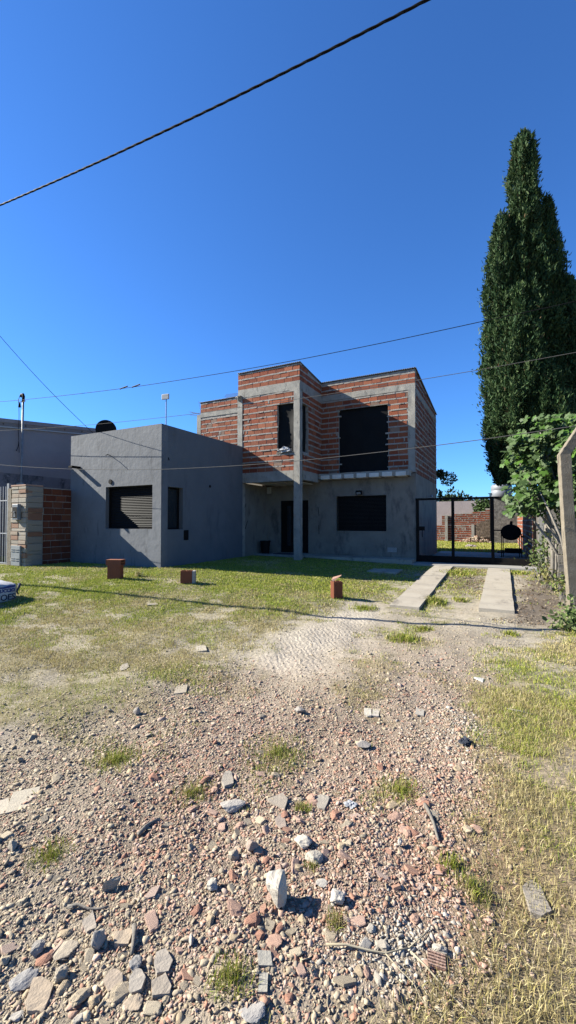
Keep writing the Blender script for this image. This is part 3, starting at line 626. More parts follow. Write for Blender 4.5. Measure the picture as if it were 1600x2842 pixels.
def wall(name, ax, pos, a0, a1, z0, z1, th, ops, m, parent, face=-1):
    "solid wall; ax='x' runs along X with its outer face at Y=pos (face: outward sign), ax='y' runs along Y with face at X=pos"
    mb = MB()
    for xa, xb, za, zb in cut_rects(a0, a1, z0, z1, ops):
        lo_, hi_ = sorted((pos, pos-face*th))
        if ax == 'x': mb.box(xa, xb, lo_, hi_, za, zb)
        else: mb.box(lo_, hi_, xa, xb, za, zb)
    return mb.build(name, m, parent)
def brickwall(name, ax, pos, a0, a1, z0, z1, ops, parent, face=-1, th=.18, course=.2, bh=.142, bl=.33, slope=0, seed=0, tint=.93, smear=.07):
    rr = random.Random(seed); mb = MB()
    top = (lambda a_: z1+slope*(a_-a0)); zmax = max(top(a0), top(a1))
    def addbox(xa, xb, za, zb, p0, p1, c_, mi):
        lo_, hi_ = sorted((pos+face*p0, pos+face*p1))
        if ax == 'x': mb.box(xa, xb, lo_, hi_, za, zb, c_, mi)
        else: mb.box(lo_, hi_, xa, xb, za, zb, c_, mi)
    if slope:
        n = 12
        for i in range(n):
            xa, xb = a0+(a1-a0)*i/n, a0+(a1-a0)*(i+1)/n; zt = top((xa+xb)/2)-.02
            addbox(xa, xb, z0, zt, -th, -.012, (1, 1, 1), 1)
    else:
        for xa, xb, za, zb in cut_rects(a0, a1, z0, z1, ops): addbox(xa, xb, za, zb, -th, -.012, (1, 1, 1), 1)
    k = 0; z = z0
    while z < zmax-.02:
        off = rr.uniform(0, bl) if k % 2 else rr.uniform(0, .06); x_ = a0-off
        while x_ < a1:
            L = bl*rr.choice((1, 1, 1, 1, 1, .97, 1.0)); xa, xb = max(x_, a0), min(x_+L-.017, a1)
            x_ += L
            if xb-xa < .04: continue
            zt = z+bh+rr.uniform(-.004, .005)
            if zt > top((xa+xb)/2)+.01: continue
            segs = [(xa, xb)]
            for o_ in ops:
                if z+bh*.5 > o_[2] and z+bh*.5 < o_[3]:
                    ns = []
                    for s0, s1 in segs:
                        if s1 <= o_[0] or s0 >= o_[1]: ns.append((s0, s1)); continue
                        if s0 < o_[0]-.03: ns.append((s0, o_[0]-.004))
                        if s1 > o_[1]+.03: ns.append((o_[1]+.004, s1))
                    segs = ns
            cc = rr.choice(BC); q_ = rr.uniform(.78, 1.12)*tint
            if rr.random() < smear*.5: cc = (.42, .27, .2)
            for s0, s1 in segs: addbox(s0, s1, z, zt, -.10, rr.uniform(-.003, .006), tuple(v*q_ for v in cc), 0)
        # squeezed mortar bed
        x_ = a0
        zt2 = z+bh+.002
        while x_ < a1-.01:
            L = min(rr.uniform(.10, .32), a1-x_); xm = x_+L/2
            if zt2+.05 < top(xm) and not any(o_[0]-.01 < xm < o_[1]+.01 and o_[2]-.02 < zt2+.03 < o_[3]+.02 for o_ in ops):
                addbox(x_, x_+L-.002, zt2+rr.uniform(0, .010), z+course-rr.uniform(0, .008), -.05, rr.choice((-.004, .002, .006, .011, .016))+rr.uniform(0, .003), (1, 1, 1), 1)
            if rr.random() < smear and z > z0+.1: # smear of mortar over a brick
                w_ = rr.uniform(.02, .06); hz = rr.uniform(.04, .12)
                if not any(o_[0]-.06 < xm < o_[1]+.06 and o_[2]-.14 < z < o_[3]+.02 for o_ in ops) and zt2 < top(xm): addbox(xm-w_/2, xm+w_/2, zt2-hz, zt2+.01, -.02, .0075+rr.uniform(0, .003), (1, 1, 1), 1)
            x_ += L
        z += course; k += 1
    return mb.build(name, [M['brick'], M['mortar']], parent)
def beam(name, x0, x1, y0, y1, z0, z1, parent, m='concrete', bev=.008):
    # cast concrete with a slightly uneven surface
    bm = bmesh.new(); bmesh.ops.create_cube(bm, size=1)
    for v in bm.verts: v.co = Vector((x0+(v.co.x+.5)*(x1-x0), y0+(v.co.y+.5)*(y1-y0), z0+(v.co.z+.5)*(z1-z0)))
    for axn, L in ((0, x1-x0), (1, y1-y0), (2, z1-z0)):
        n = int(L/.18)
        if n > 0:
            ed = [e_ for e_ in bm.edges if abs((e_.verts[0].co-e_.verts[1].co)[axn]) > .12]
            bmesh.ops.subdivide_edges(bm, edges=ed, cuts=min(n, 30), use_grid_fill=True)
    for v in bm.verts: v.co += Vector(mnoise.noise_vector(v.co*5.5))*.011
    me = bpy.data.meshes.new(name); bm.to_mesh(me); bm.free(); return link(name, me, M[m], parent)

# ================================================================== brick house
BH = empty('brick_house', (-7.4, 14.8, .25), 'two storey house, bare red brick above and grey render below', 'house')
GZ = .15
RZ0, RS = 6.93, .09
def roofz(yy): return RZ0-(yy-14.8)*RS
# upper storey brickwork
XL, XB0, XB1, XRr, YF, YB, YK = -12.02, -8.72, -6.17, -2.66, 14.8, 12.9, 19.9
SL = 3.40
BIG = (-5.46, -3.60, 3.0, 5.80)
WINF = (-7.06, -6.40, 4.06, 5.76)
brickwall('upper_wall', 'x', YF, XB1, XRr-.24, SL, 6.22, [BIG], BH, seed=1)
brickwall('parapet_wall', 'x', YF, XB1, XRr, 6.44, roofz(YF), [], BH, seed=2, smear=.05)
brickwall('bay_wall', 'x', YB, XB0+.2, XB1-.22, SL, 6.20, [WINF], BH, seed=3)
brickwall('bay_parapet', 'x', YB, XB0, XB1-.01, 6.50, roofz(YB), [], BH, seed=4, smear=.05)
brickwall('bay_side_wall', 'y', XB1+.02, YB+.21, YF, SL, 6.20, [(YB+.1, YB+.68, 4.06, 5.76)], BH, face=1, seed=5, tint=.95)
brickwall('bay_side_parapet', 'y', XB1, YB+.02, YF-.01, 6.50, roofz(YB), [], BH, face=1, seed=6, slope=-RS)
brickwall('rear_bay_wall', 'x', YF, XL+.02, XB0, SL, 6.28, [], BH, seed=7)
brickwall('rear_bay_parapet', 'x', YF, XL, XB0, 6.50, roofz(YF), [], BH, seed=8, smear=.05)
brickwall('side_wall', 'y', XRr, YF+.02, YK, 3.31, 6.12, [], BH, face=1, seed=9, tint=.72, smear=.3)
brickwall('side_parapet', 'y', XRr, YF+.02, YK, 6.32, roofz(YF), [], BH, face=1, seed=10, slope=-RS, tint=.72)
wall('plaster_wall', 'x', YF, -6.72, XRr-.001, GZ, 3.18, .2, [(-5.55, -3.68, 1.28, 2.57)], M['plaster'], BH)
wall('entrance_wall', 'x', YF+.02, -8.6, -6.72, GZ, 3.05, .2, [(-7.95, -6.70, .40, 2.46)], M['plaster'], BH)
wall('porch_side_wall', 'y', -8.58, YB+.05, YF+.02, GZ, 3.05, .2, [], M['plaster'], BH, face=1)
wall('lower_side_wall', 'y', XRr, YF+.01, YK, GZ, 3.30, .2, [], M['plaster'], BH, face=1)
mb = MB(); mb.box(XL, XRr-.21, YK-.2, YK, GZ, roofz(YK)-.03); mb.box(XL, XL+.2, YF+.2, YK-.21, GZ, roofz(YK)-.03); mb.box(XB0, XB0+.19, YB+.2, YF, SL, 6.4); mb.box(XL, -8.8, YF, YF+.2, GZ, SL-.01)
mb.build('rear_wall', M['plaster'], BH)
mb = MB(); mb.box(XL+.2, XRr-.21, YF+.22, YK-.2, SL-.28, SL-.05); mb.box(XB0+.02, XB1-.03, YB+.22, YF, 3.12, 3.36); mb.build('floor_slab', M['concrete'], BH)
# concrete frame
beam('ring_beam', XB1+.01, XRr+.004, YF-.012, YF+.17, 6.22, 6.44, BH)
beam('ring_beam', XB0+.01, XB1+.012, YB-.014, YB+.17, 6.20, 6.50, BH)
beam('ring_beam', XB1-.18, XB1+.014, YB+.18, YF-.02, 6.20, 6.50, BH)
beam('ring_beam', XL+.01, XB0+.01, YF-.012, YF+.17, 6.28, 6.50, BH)
beam('ring_beam', XRr-.16, XRr+.012, YF+.18, YK, 6.12, 6.32, BH)
beam('floor_beam', XB0-.0, XB1-.24, YB-.016, YB+.2, 3.04, 3.40, BH)
beam('floor_beam', XB1-.16, XB1+.04, YB+.22, YF-.42, 3.08, 3.40, BH)
beam('column', XB1-.23, XB1+.0, YB-.02, YB+.20, .2, 6.40, BH)
beam('column', XB0-.01, XB0+.2, YB-.02, YB+.19, .2, 6.24, BH)
beam('column', XRr-.24, XRr-.001, YF-.014, YF+.18, 3.33, 6.22, BH)
beam('column', XL-.2, XL+.02, YF-.01, YF+.2, .2, 6.42, BH)
# rough head of the column and broken concrete
V, F = hull(16, 1, .3, 77, sub=2, rough=.3); V = V*.17+np.array((XB0+.08, YB-.03, 6.22)); mb = MB(); mb.add(V, F.tolist()); mb.build('column_head', M['concrete'], BH)
# projecting slab edge with foam blocks
ledge = beam('slab_ledge', XB1+.05, XRr-.14, YF-.40, YF-.016, 3.20, 3.40, BH)
mb = MB(); xs = np.linspace(XB1+.12, XRr-.16, 8)
for i in range(7):
    w_ = xs[i+1]-xs[i]; mb.box(xs[i]+.03, xs[i+1]-.09, YF-.425-.01*(i % 3), YF-.06, 3.185, 3.335+.01*(i % 2))
b_ = mb.build('foam_block', M['foam'], BH, bevel=.012)
mb = MB(); 
for i in range(3): mb.box(-8.1+i*.58, -7.65+i*.58, YB+.25, YF-.05, 3.045, 3.075)
mb.build('foam_block', M['foam'], BH)
# roofs
def corrugated(name, x0, x1, y0, y1, parent):
    mb = MB(); n = int((x1-x0)/.019); vs = []; fs = []
    for i in range(n+1):
        xx = x0+(x1-x0)*i/n; w_ = .014*math.cos(2*math.pi*xx/.076)
        for yy in (y0, y1):
            for dz in (0, .012): vs.append((xx, yy, roofz(yy)+w_+.02+dz))
    for i in range(n):
        a_ = i*4; b0 = a_+4; fs += [(a_, b0, b0+2, a_+2), (a_+1, a_+3, b0+3, b0+1), (a_, a_+1, b0+1, b0), (a_+2, b0+2, b0+3, a_+3)]
    mb.add(vs, fs); return mb.build(name, M['roof'], parent)
corrugated('roof', XB1+.03, XRr+.05, YF-.05, YK+.05, BH)
corrugated('roof', XB0-.02, XB1+.02, YB-.05, YK+.05, BH)
corrugated('roof', XL-.03, XB0-.03, YF-.05, YK+.05, BH)
# openings
def sheet(name, ax, pos, a0, a1, z0, z1, parent, n=14, amp=.03):
    mb = MB(); vs = []; fs = []
    for j in range(n+1):
        for i in range(n+1):
            p = a0+(a1-a0)*i/n; z = z0+(z1-z0)*j/n; d_ = amp*mnoise.noise(Vector((p*2.2, z*1.1, pos)))
            vs.append((p, pos+d_, z) if ax == 'x' else (pos+d_, p, z))
    for j in range(n):
        for i in range(n): a_ = j*(n+1)+i; fs.append((a_, a_+1, a_+n+2, a_+n+1))
    mb.add(vs, fs); return mb.build(name, M['black'], parent, smooth=True)
w1 = sheet('plastic_sheet', 'x', YF+.08, BIG[0], BIG[1], 3.41, BIG[3], BH)
w2 = sheet('plastic_sheet', 'x', YB+.10, WINF[0], WINF[1]+.02, WINF[2], WINF[3], BH, amp=.09)
w3 = sheet('plastic_sheet', 'y', XB1-.10, YB+.2, YB+.68, 4.06, 5.76, BH, amp=.03)
mb = MB(); mb.box(BIG[0]-.06, BIG[1]+.02, YF-.03, YF+.05, 5.80, 5.835); mb.build('lintel_board', M['wood'], BH)
mb = MB(); mb.box(WINF[0]-.02, WINF[1], YB-.03, YB+.04, 4.01, 4.06)
mb.build('window_board', M['wood'], BH)
V, F = hull(24, .45, .5, 91, sub=2, rough=.55); V = V*np.array((.30, .13, .26))+np.array((-6.74, YB+.0, 4.13)); mb = MB(); mb.add(V, F.tolist(), (.9, .9, .9)); mb.build('plastic_bag', M['sack'], BH)
# lower window and door
mb = MB()
for i in range(26): z = 1.285+i*.0495; mb.box(-5.54, -3.69, YF+.13, YF+.15, z, z+.045)
ws = mb.build('window_shutter', M['black'], BH)
mb = MB(); mb.box(-5.60, -5.55, YF-.006, YF+.1, 1.23, 2.62); mb.box(-5.55, -3.68, YF-.006, YF+.1, 1.23, 1.28); mb.box(-3.68, -3.64, YF-.006, YF+.1, 1.23, 2.62); mb.box(-5.55, -3.68, YF-.006, YF+.1, 2.57, 2.61); mb.build('window_trim', M['plaster'], BH)
mb = MB(); mb.box(-7.95, -7.88, YF+.06, YF+.14, .40, 2.46); mb.box(-6.77, -6.70, YF+.06, YF+.14, .40, 2.46); mb.box(-7.88, -6.77, YF+.06, YF+.14, 2.39, 2.46); mb.box(-7.12, -7.06, YF+.06, YF+.14, .40, 2.39); mb.box(-7.88, -7.12, YF+.08, YF+.12, .40, 2.39)
door = mb.build('front_door', M['darkmetal'], BH)
mb = MB(); mb.box(-7.68, -7.50, YF+.072, YF+.079, .65, 2.25); g1 = mb.build('glass_strip', M['glass'], door)
mb = MB(); mb.box(-7.06, -6.77, YF+.09, YF+.12, .40, 2.39); 
mb.build('side_panel', M['black'], door)
mb = MB()
for i in range(5): mb.box(-7.06, -6.77, YF+.082, YF+.089, .75+i*.33, .765+i*.33)
mb.build('panel_bar', M['shutter'], door)
mb = MB(); mb.tube([(-7.2, YF+.03, 1.1), (-7.2, YF+.03, 1.6)], .012, 8); mb.build('door_handle', M['steel'], door)
# porch step, pipes, marks
mb = MB(); mb.box(-8.56, -6.55, 13.75, YF+.0, .15, .385); mb.build('porch_step', M['concrete'], BH, bevel=.01)
mb = MB()
for x0 in (-3.02, -2.86):
    mb.box(x0, x0+.15, YF-.008, YF+.01, .70, .71); mb.box(x0, x0+.15, YF-.008, YF+.01, .845, .855); mb.box(x0, x0+.012, YF-.008, YF+.01, .71, .845); mb.box(x0+.138, x0+.15, YF-.008, YF+.01, .71, .845)
    for i in range(6): mb.box(x0+.012, x0+.138, YF-.006, YF+.01, .716+i*.021, .728+i*.021)
o_ = mb.build('air_vent', M['white'], BH)
o_.location = onY(1089, 1526, YF)-np.array((-2.865, YF, .777)); 
p = onY(999, 1368, YF); mb = MB(); mb.obox((p[0], YF-.10, p[2]), (.11, 0, 0), (0, .035, .02), (0, -.02, .065)); mb.tube([(p[0], YF, p[2]+.02), (p[0], YF-.07, p[2]+.02)], .02)
fl = mb.build('flood_light', M['darkmetal'], BH); mb = MB(); mb.obox((p[0], YF-.142, p[2]-.022), (.075, 0, 0), (0, .004, .002), (0, -.012, .04)); mb.build('lamp_glass', M['steel'], fl)
p = onY(749, 1362, YF+.02); mb = MB(); mb.box(p[0]-.09, p[0]+.09, YF-.07, YF+.02, p[2]-.12, p[2]+.14); mb.build('junction_box', M['white'], BH, bevel=.01)
p = onX(1191, 1377, XRr); mb = MB(); mb.tube([(XRr, p[1], p[2]), (XRr+.10, p[1]-.02, p[2]-.02)], .015); mb.tube([(XRr+.1, p[1]+.05, p[2]+.02), (XRr+.14, p[1]-.16, p[2]-.06)], .04, 12); mb.build('security_camera', M['white'], BH)
mb = MB()
for (u_, v0_, v1_, du) in ((883, 1407, 1432, 3), (885, 1458, 1482, 1)): a_ = onY(u_, v0_, YF-.006); b2 = onY(u_+du, v1_, YF-.006); mb.tube([a_, (a_+b2)/2+np.array((.01, -.01, 0)), b2], .008, 5)
for (u_, v0_, v1_, du) in ((683, 1398, 1420, -4), (688, 1445, 1468, -7)): a_ = onX(u_, v0_, -8.572); b2 = onX(u_+du, v1_, -8.572); mb.tube([a_, b2], .009, 5)
mb.build('cable_end', M['wire'], BH)
mb = MB(); rr = random.Random(4)
for i in range(5): y0 = YF+.02+.03*i; mb.tube([(XL+.0, y0, 6.36+.03*i), (XL-.55-rr.uniform(0, .25), y0, 6.5+.05*i+rr.uniform(-.04, .04))], .006, 5)
for i in range(4): mb.tube([(XL+.03+.03*i, YF+.1, 6.3), (XL-.2+.13*i, YF+.1, 7.05+rr.uniform(-.2, .2))], .006, 5)
for i in range(4): y0 = YB+.02+.04*i; mb.tube([(XB0+.05, y0, 6.3+.05*i), (XB0-.50-rr.uniform(0, .2), y0, 6.32+.055*i)], .006, 5)
mb.build('rebar', M['bark'], BH)
p = onX(691, 1536, -8.2); PT = empty('plant_pot', (-8.27, 14.15, .385), 'black plastic pot standing on the porch by the wall', 'pot')
mb = MB(); lathe(mb, (-8.27, 14.15, .386), [(.02, 0), (.15, 0), (.19, .44), (.205, .44), (.205, .49), (.18, .49), (.17, .42), (.02, .42)], 28); mb.build('pot', M['black'], PT, smooth=False)
mb = MB(); lathe(mb, (-8.27, 14.15, .386), [(.005, .435), (.175, .43)], 28); mb.build('potting_soil', M['soil'], PT)
mb = MB(); mb.box(-7.85, -6.95, 14.0, 14.5, .386, .405); tag(mb.build('door_mat', M['cloth']), 'dark door mat on the porch step', 'mat')

# ================================================================== grey house
XG0, XG1, YG0, YG1, ZG = -12.4, -8.5, 8.77, 12.88, 4.38
GH = empty('grey_house', (-10.4, 10.8, .3), 'single storey flat roofed house painted slate grey', 'house')
a_ = onY(294.5, 1352, YG0); b_ = onY(423, 1468.5, YG0); GW = (a_[0], b_[0], b_[2], a_[2])
c0 = onX(466.5, 1351, XG1); c1 = onX(508, 1469, XG1); GS = (c0[1], c1[1], c1[2], (onX(487, 1352.5, XG1))[2])
def gridwall(name, ax, pos, a0, a1, z0, z1, th, ops, m, parent, face):
    o = wall(name, ax, pos, a0, a1, z0, z1, th, ops, m, parent, face); return o
gridwall('front_wall', 'x', YG0, XG0, XG1, -.2, ZG, .25, [GW], M['greypaint_lit'], GH, -1)
gridwall('side_wall', 'y', XG1, YG0+.25, YG1, -.2, ZG-.001, .25, [GS], M['greypaint_shaded'], GH, 1)
mb = MB(); mb.box(XG0, XG0+.2, YG0+.26, YG1-.21, -.2, ZG-.02); mb.box(XG0, XG1-.26, YG1-.2, YG1, -.2, ZG-.02); mb.build('rear_wall', M['greypaint_shaded'], GH)
mb = MB(); mb.box(XG0+.21, XG1-.26, YG0+.26, YG1-.21, 3.9, 4.02); mb.build('roof', M['concrete'], GH)
SH = MB(); x0, x1, z0, z1 = GW
n = 26; hs_ = (z1-z0)/n
for i in range(n):
    z = z0+i*hs_; SH.add([(x0, YG0+.165, z), (x1, YG0+.165, z), (x1, YG0+.145, z+hs_*.5), (x0, YG0+.145, z+hs_*.5), (x1, YG0+.163, z+hs_*.93), (x0, YG0+.163, z+hs_*.93)], [(0, 1, 2, 3), (3, 2, 4, 5)])
SH.box(x0, x1, YG0+.17, YG0+.19, z0, z1)
wn = SH.build('window_shutter', M['shutter'], GH)
mb = MB(); f_ = .045
mb.box(x0, x0+f_, YG0+.12, YG0+.16, z0, z1); mb.box(x1-f_, x1, YG0+.12, YG0+.16, z0, z1); mb.box(x0+f_, x1-f_, YG0+.12, YG0+.16, z1-f_, z1); mb.box(x0+f_, x1-f_, YG0+.12, YG0+.16, z0, z0+f_); mb.build('shutter_guide', M['darkmetal'], wn)
y0, y1, z0, z1 = GS; mb = MB()
mb.box(XG1-.20, XG1-.15, y0, y0+.05, z0, z1); mb.box(XG1-.20, XG1-.15, y1-.06, y1, z0, z1); mb.box(XG1-.20, XG1-.15, y0+.05, y1-.06, z1-.05, z1); mb.box(XG1-.20, XG1-.15, y0+.05, y1-.06, z0, z0+.05)
wf = mb.build('window_frame', M['darkmetal'], GH); mb = MB(); mb.box(XG1-.185, XG1-.175, y0+.05, y1-.06, z0+.05, z1-.05); mb.build('window_pane', M['glass'], wf)
# water spout, dangling cable ends, wall openings
p = onY(220, 1298, YG0); mb = MB(); mb.box(p[0]-.09, p[0]+.07, YG0-.30, YG0, p[2]-.03, p[2]+.03); mb.build('water_spout', M['darkmetal'], GH)
a_ = onY(308, 1265, YG0); mb = MB(); mb.tube([a_, a_+np.array((.02, -.12, .02)), a_+np.array((.05, -.22, -.02))], .012, 6); 
a_ = onX(468, 1270, XG1); mb.tube([a_, a_+np.array((.03, 0, -.08))], .012, 6); mb.build('cable_stub', M['wire'], GH)
mb = MB(); p = onY(308, 1337, YG0); mb.tube([p, p+np.array((0, -.03, 0))], .07, 12); p = onX(583, 1350, XG1); mb.tube([p, p+np.array((.02, 0, 0))], .045, 10); mb.build('wall_socket', M['darkmetal'], GH)
p = onX(516, 1485, XG1); mb = MB(); mb.box(XG1, XG1+.025, p[1]-.09, p[1]+.11, p[2]-.15, p[2]+.15); mb.build('meter_cover', M['darkmetal'], GH, bevel=.012)
# dish and antenna
D0 = onY(295, 1192, 10.6); DS = empty('satellite_dish', (D0[0], 10.6, 4.02), 'dark satellite dish seen from behind above the grey parapet', 'satellite dish')
mb = MB(); n = 36; R0 = .36; vs = [(0, 0, 0)]; fs = []; nd = np.array((.75, -.66, .02)); nd /= np.linalg.norm(nd); ex = np.cross(nd, (0, 0, 1.)); ex /= np.linalg.norm(ex); ey = np.cross(ex, nd)
vs = []
for i in range(6):
    r_ = R0*i/5
    for k in range(n): a_ = 2*math.pi*k/n; vs.append(D0+ex*r_*math.cos(a_)+ey*r_*math.sin(a_)-nd*(.04*(i/5)**2-.04))
for i in range(5):
    for k in range(n): fs.append((i*n+k, i*n+(k+1) % n, (i+1)*n+(k+1) % n, (i+1)*n+k))
mb.add(vs, fs); dsh = mb.build('dish', M['darkmetal'], DS); sm = dsh.modifiers.new('s', 'SOLIDIFY'); sm.thickness = .012
mb = MB(); mb.tube([(D0[0], 10.6, 4.02), (D0[0], 10.6, D0[2]-.05)], .025, 10); mb.tube([D0+nd*.02, D0+np.array((0, .02, -.1))], .03, 8); mb.build('mount', M['darkmetal'], DS)
mb = MB(); q0 = D0-ey*R0*.95; q1 = D0-nd*.42; mb.tube([q0, q1], .012, 6); mb.obox(q1, (.03, 0, 0), (0, .05, 0), (0, 0, .03)); mb.build('feed_arm', M['steel'], DS)
A0 = onY(462, 1102, 9.35); AN = empty('antenna', (A0[0], 9.35, 4.02), 'small white panel antenna on a thin mast above the grey house corner', 'antenna')
mb = MB(); mb.tube([(A0[0], 9.35, 4.0), (A0[0], 9.35, A0[2]+.05)], .014, 8); mb.build('mast', M['steel'], AN)
mb = MB(); mb.obox((A0[0], 9.32, A0[2]), (.125, .02, 0), (0, .018, 0), (0, 0, .085)); mb.build('antenna_panel', M['white'], AN, bevel=.03)

# ================================================================== neighbour house, gate pillar, low wall
NH = empty('neighbour_house', (-17, 12, .3), 'neighbouring house with mauve grey render and dark damp lower band', 'house')
XN = -15.2
zt = lambda yy: onX(0, 1176, XN)[2]+(yy-8.1)*.105
def slopebox(mb, x0, x1, y0, y1, za, zb, dz0=0, dz1=0, flat0=None, mi=0):
    vs = []
    for yy in (y0, y1):
        for xx in (x0, x1):
            for k in (0, 1): vs.append((xx, yy, (flat0 if (k == 0 and flat0 is not None) else zt(yy)+(za if k == 0 else zb))))
    mb.add(vs, [(0, 1, 3, 2), (4, 6, 7, 5), (0, 4, 5, 1), (2, 3, 7, 6), (1, 5, 7, 3), (0, 2, 6, 4)], mi=mi)
damp = 3.30
mb = MB(); slopebox(mb, -22, XN, 7.2, 20, 0, -.1, flat0=damp); mb.build('upper_wall', M['neigh'], NH)
M['damp'] = mat('damp_render', (.30, .28, .295), (.36, .33, .35), 1.2, .95, .35, 18, spots=[((.10, .10, .11), 1.8, .46, .60, (1, 1, .7)), ((.42, .40, .41), 7, .60, .68, (1, 1, 1))])
mb = MB(); mb.box(-22, XN, 7.2, 20, -.2, damp); mb.build('lower_wall', M['damp'], NH)
mb = MB(); slopebox(mb, -22.1, XN+.05, 7.1, 20, .06, .19); mb.build('roof', M['neigh'], NH)
mb = MB(); slopebox(mb, XN, XN+.03, 7.1, 20, -.07, .058); tm = mb.build('roof_trim', M['rusty'], NH)
mb = MB()
for i in range(12): yy = 8.2+i*.75; mb.tube([(XN+.03, yy, zt(yy)), (XN+.045, yy, zt(yy))], .02, 8)
mb.build('trim_bolt', M['darkmetal'], tm)
mb = MB(); slopebox(mb, XN, XN+.06, 7.1, 20, -.125, -.075); mb.build('gutter_edge', M['white'], NH)

GP = empty('gate_pillar', (-12.67, 7.57, .25), 'chipped masonry pillar with intercom and meter door', 'pillar')
STN = [(.50, .45, .37), (.46, .41, .34), (.54, .48, .40), (.42, .25, .17), (.50, .40, .31)]
rr = random.Random(8); mb = MB(); z = .0
while z < 2.62:
    h_ = rr.uniform(.09, .17); h_ = min(h_, 2.66-z)
    for x0, x1 in ((-13.04, -12.68), (-12.67, -12.30)):
        sp = rr.uniform(-.07, .07)
        c_ = rr.choice(STN); mb.box(x0+.004, x1-.004, 7.32-rr.uniform(0, .03), 7.5, z, z+h_-.012, c_, 0)
    z += h_
mb.box(-13.02, -12.32, 7.34, 7.83, -.1, 2.66, (1, 1, 1), 1)
z = .0
while z < 2.6:
    h_ = rr.uniform(.10, .24); c_ = rr.choice([(.40, .37, .32), (.36, .33, .29), (.42, .38, .33), (.34, .18, .12)]); mb.box(-12.33, -12.30+rr.uniform(-.01, .02), 7.36, 7.80, z, min(z+h_, 2.66)-.012, c_, 0); z += h_
pl = mb.build('pillar_body', [M['stone'], M['concrete']], GP, bevel=.012)
mb = MB(); mb.box(-13.06, -12.32, 7.30, 7.83, 2.661, 2.71, (.5, .32, .24)); mb.build('cap', M['stone'], GP, bevel=.01)
p = onY(49.5, 1421, 7.28); mb = MB(); mb.box(p[0]-.14, p[0]+.14, 7.20, 7.30, p[2]-.23, p[2]+.23); ic = mb.build('intercom', M['steel'], GP, bevel=.012)
mb = MB(); mb.box(p[0]-.115, p[0]+.115, 7.193, 7.199, p[2]-.18, p[2]+.14); fp = mb.build('face_plate', M['darkmetal'], ic)
mb = MB(); mb.tube([(p[0], 7.193, p[2]), (p[0], 7.175, p[2])], .022, 12); 
for i in range(3): mb.box(p[0]-.045, p[0]+.045, 7.186, 7.192, p[2]-.07-i*.035, p[2]-.052-i*.035)
mb.build('call_button', M['steel'], ic)
p = onY(46.5, 1541, 7.28); MDg = mat('meter_grey', (.34, .36, .36), (.40, .42, .42), 6, .6, .05)
mb = MB(); mb.box(p[0]-.22, p[0]+.22, 7.24, 7.30, p[2]-.30, p[2]+.28); md = mb.build('meter_door', MDg, GP, bevel=.006)
mb = MB()
for dz in (.16, .10, -.10, -.16):
    for dx in (-.10, .10): mb.add([(p[0]+dx-.07, 7.239, p[2]+dz-.012), (p[0]+dx+.07, 7.239, p[2]+dz-.012), (p[0]+dx+.07, 7.222, p[2]+dz+.012), (p[0]+dx-.07, 7.222, p[2]+dz+.012), (p[0]+dx+.07, 7.239, p[2]+dz+.014), (p[0]+dx-.07, 7.239, p[2]+dz+.014)], [(0, 1, 2, 3), (3, 2, 4, 5)])
mb.build('louvre', MDg, md)
# low brick wall from the pillar back to the grey house
LW = empty('low_brick_wall', (-12.45, 8.3, .25), 'shaded low brick wall between gate pillar and grey house', 'wall')
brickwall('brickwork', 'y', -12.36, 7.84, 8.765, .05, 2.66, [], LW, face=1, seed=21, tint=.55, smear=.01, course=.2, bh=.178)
# concrete gate post and white bar fence
o_ = beam('concrete_post', -13.28, -13.10, 7.34, 7.52, -.1, 2.62, None, 'postc'); tag(o_, 'short concrete post between white bars and masonry pillar', 'post')
WB = empty('bar_gate', (-14.0, 7.42, .25), 'white painted steel bar gate beside the masonry pillar', 'gate')
mb = MB(); mb.box(-13.40, -13.30, 7.38, 7.46, .1, 2.78); mb.build('gate_post', M['steel'], WB)
mb = MB()
for i in range(9): x_ = -13.52-i*.135; mb.box(x_-.008, x_+.008, 7.41, 7.428, .15, 2.70)
mb.build('bar', M['white'], WB)
for z in (2.25, 1.25, .35):
    mb = MB(); mb.box(-14.8, -13.40, 7.405, 7.409, z, z+.03); mb.build('rail', M['white'], WB)
# service mast on the pillar
p = onY(66, 1106, 8.7); MS = empty('service_mast', (p[0], 8.7, .3), 'galvanised electricity service mast rising behind the masonry pillar', 'mast')
mb = MB(); mb.tube([(p[0]-.10, 8.7, .2), (p[0]-.02, 8.7, p[2]-.1)], .032, 12); pole = mb.build('pole', M['steel'], MS, smooth=True)
mb = MB(); mb.tube([(p[0]-.02, 8.7, p[2]-.12), (p[0], 8.7, p[2]+.08), (p[0]-.03, 8.7, p[2]+.15), (p[0]-.12, 8.7, p[2]+.15), (p[0]-.17, 8.7, p[2]+.08)], .045, 10); mb.build('weatherhead', M['black'], MS, smooth=True)
mb = MB(); mb.box(p[0]-.20, p[0]+.17, 8.66, 8.675, p[2]-.13, p[2]-.10); mb.tube([(p[0]-.16, 8.66, p[2]-.15), (p[0]-.16, 8.66, p[2]-.30)], [.03, .045], 8); mb.build('bracket', M['darkmetal'], MS)
mb = MB(); mb.tube([(p[0]-.17, 8.67, p[2]+.08), (p[0]-.24, 8.66, p[2]-.02), (p[0]-.2, 8.66, p[2]-.2), (p[0]-.18, 8.66, p[2]-.6), (p[0]-.19, 8.66, p[2]-1.3), (p[0]-.14, 8.66, p[2]-1.9)], .009, 6)
q = p+np.array((-.42, -.04, -1.3)); mb.tube([q+np.array((.24*math.cos(t), 0, .30*math.sin(t)*1.2-.2)) for t in np.linspace(R(70), R(360), 18)], .009, 6); mb.build('drop_cable', M['wire'], MS, smooth=True)
p2 = p+np.array((.05, 0, -1.15)); mb = MB(); mb.box(p[0]-.28, p[0]-.02, 8.66, 8.75, 2.66, 2.98); mb.build('mast_clamp', M['white'], MS)

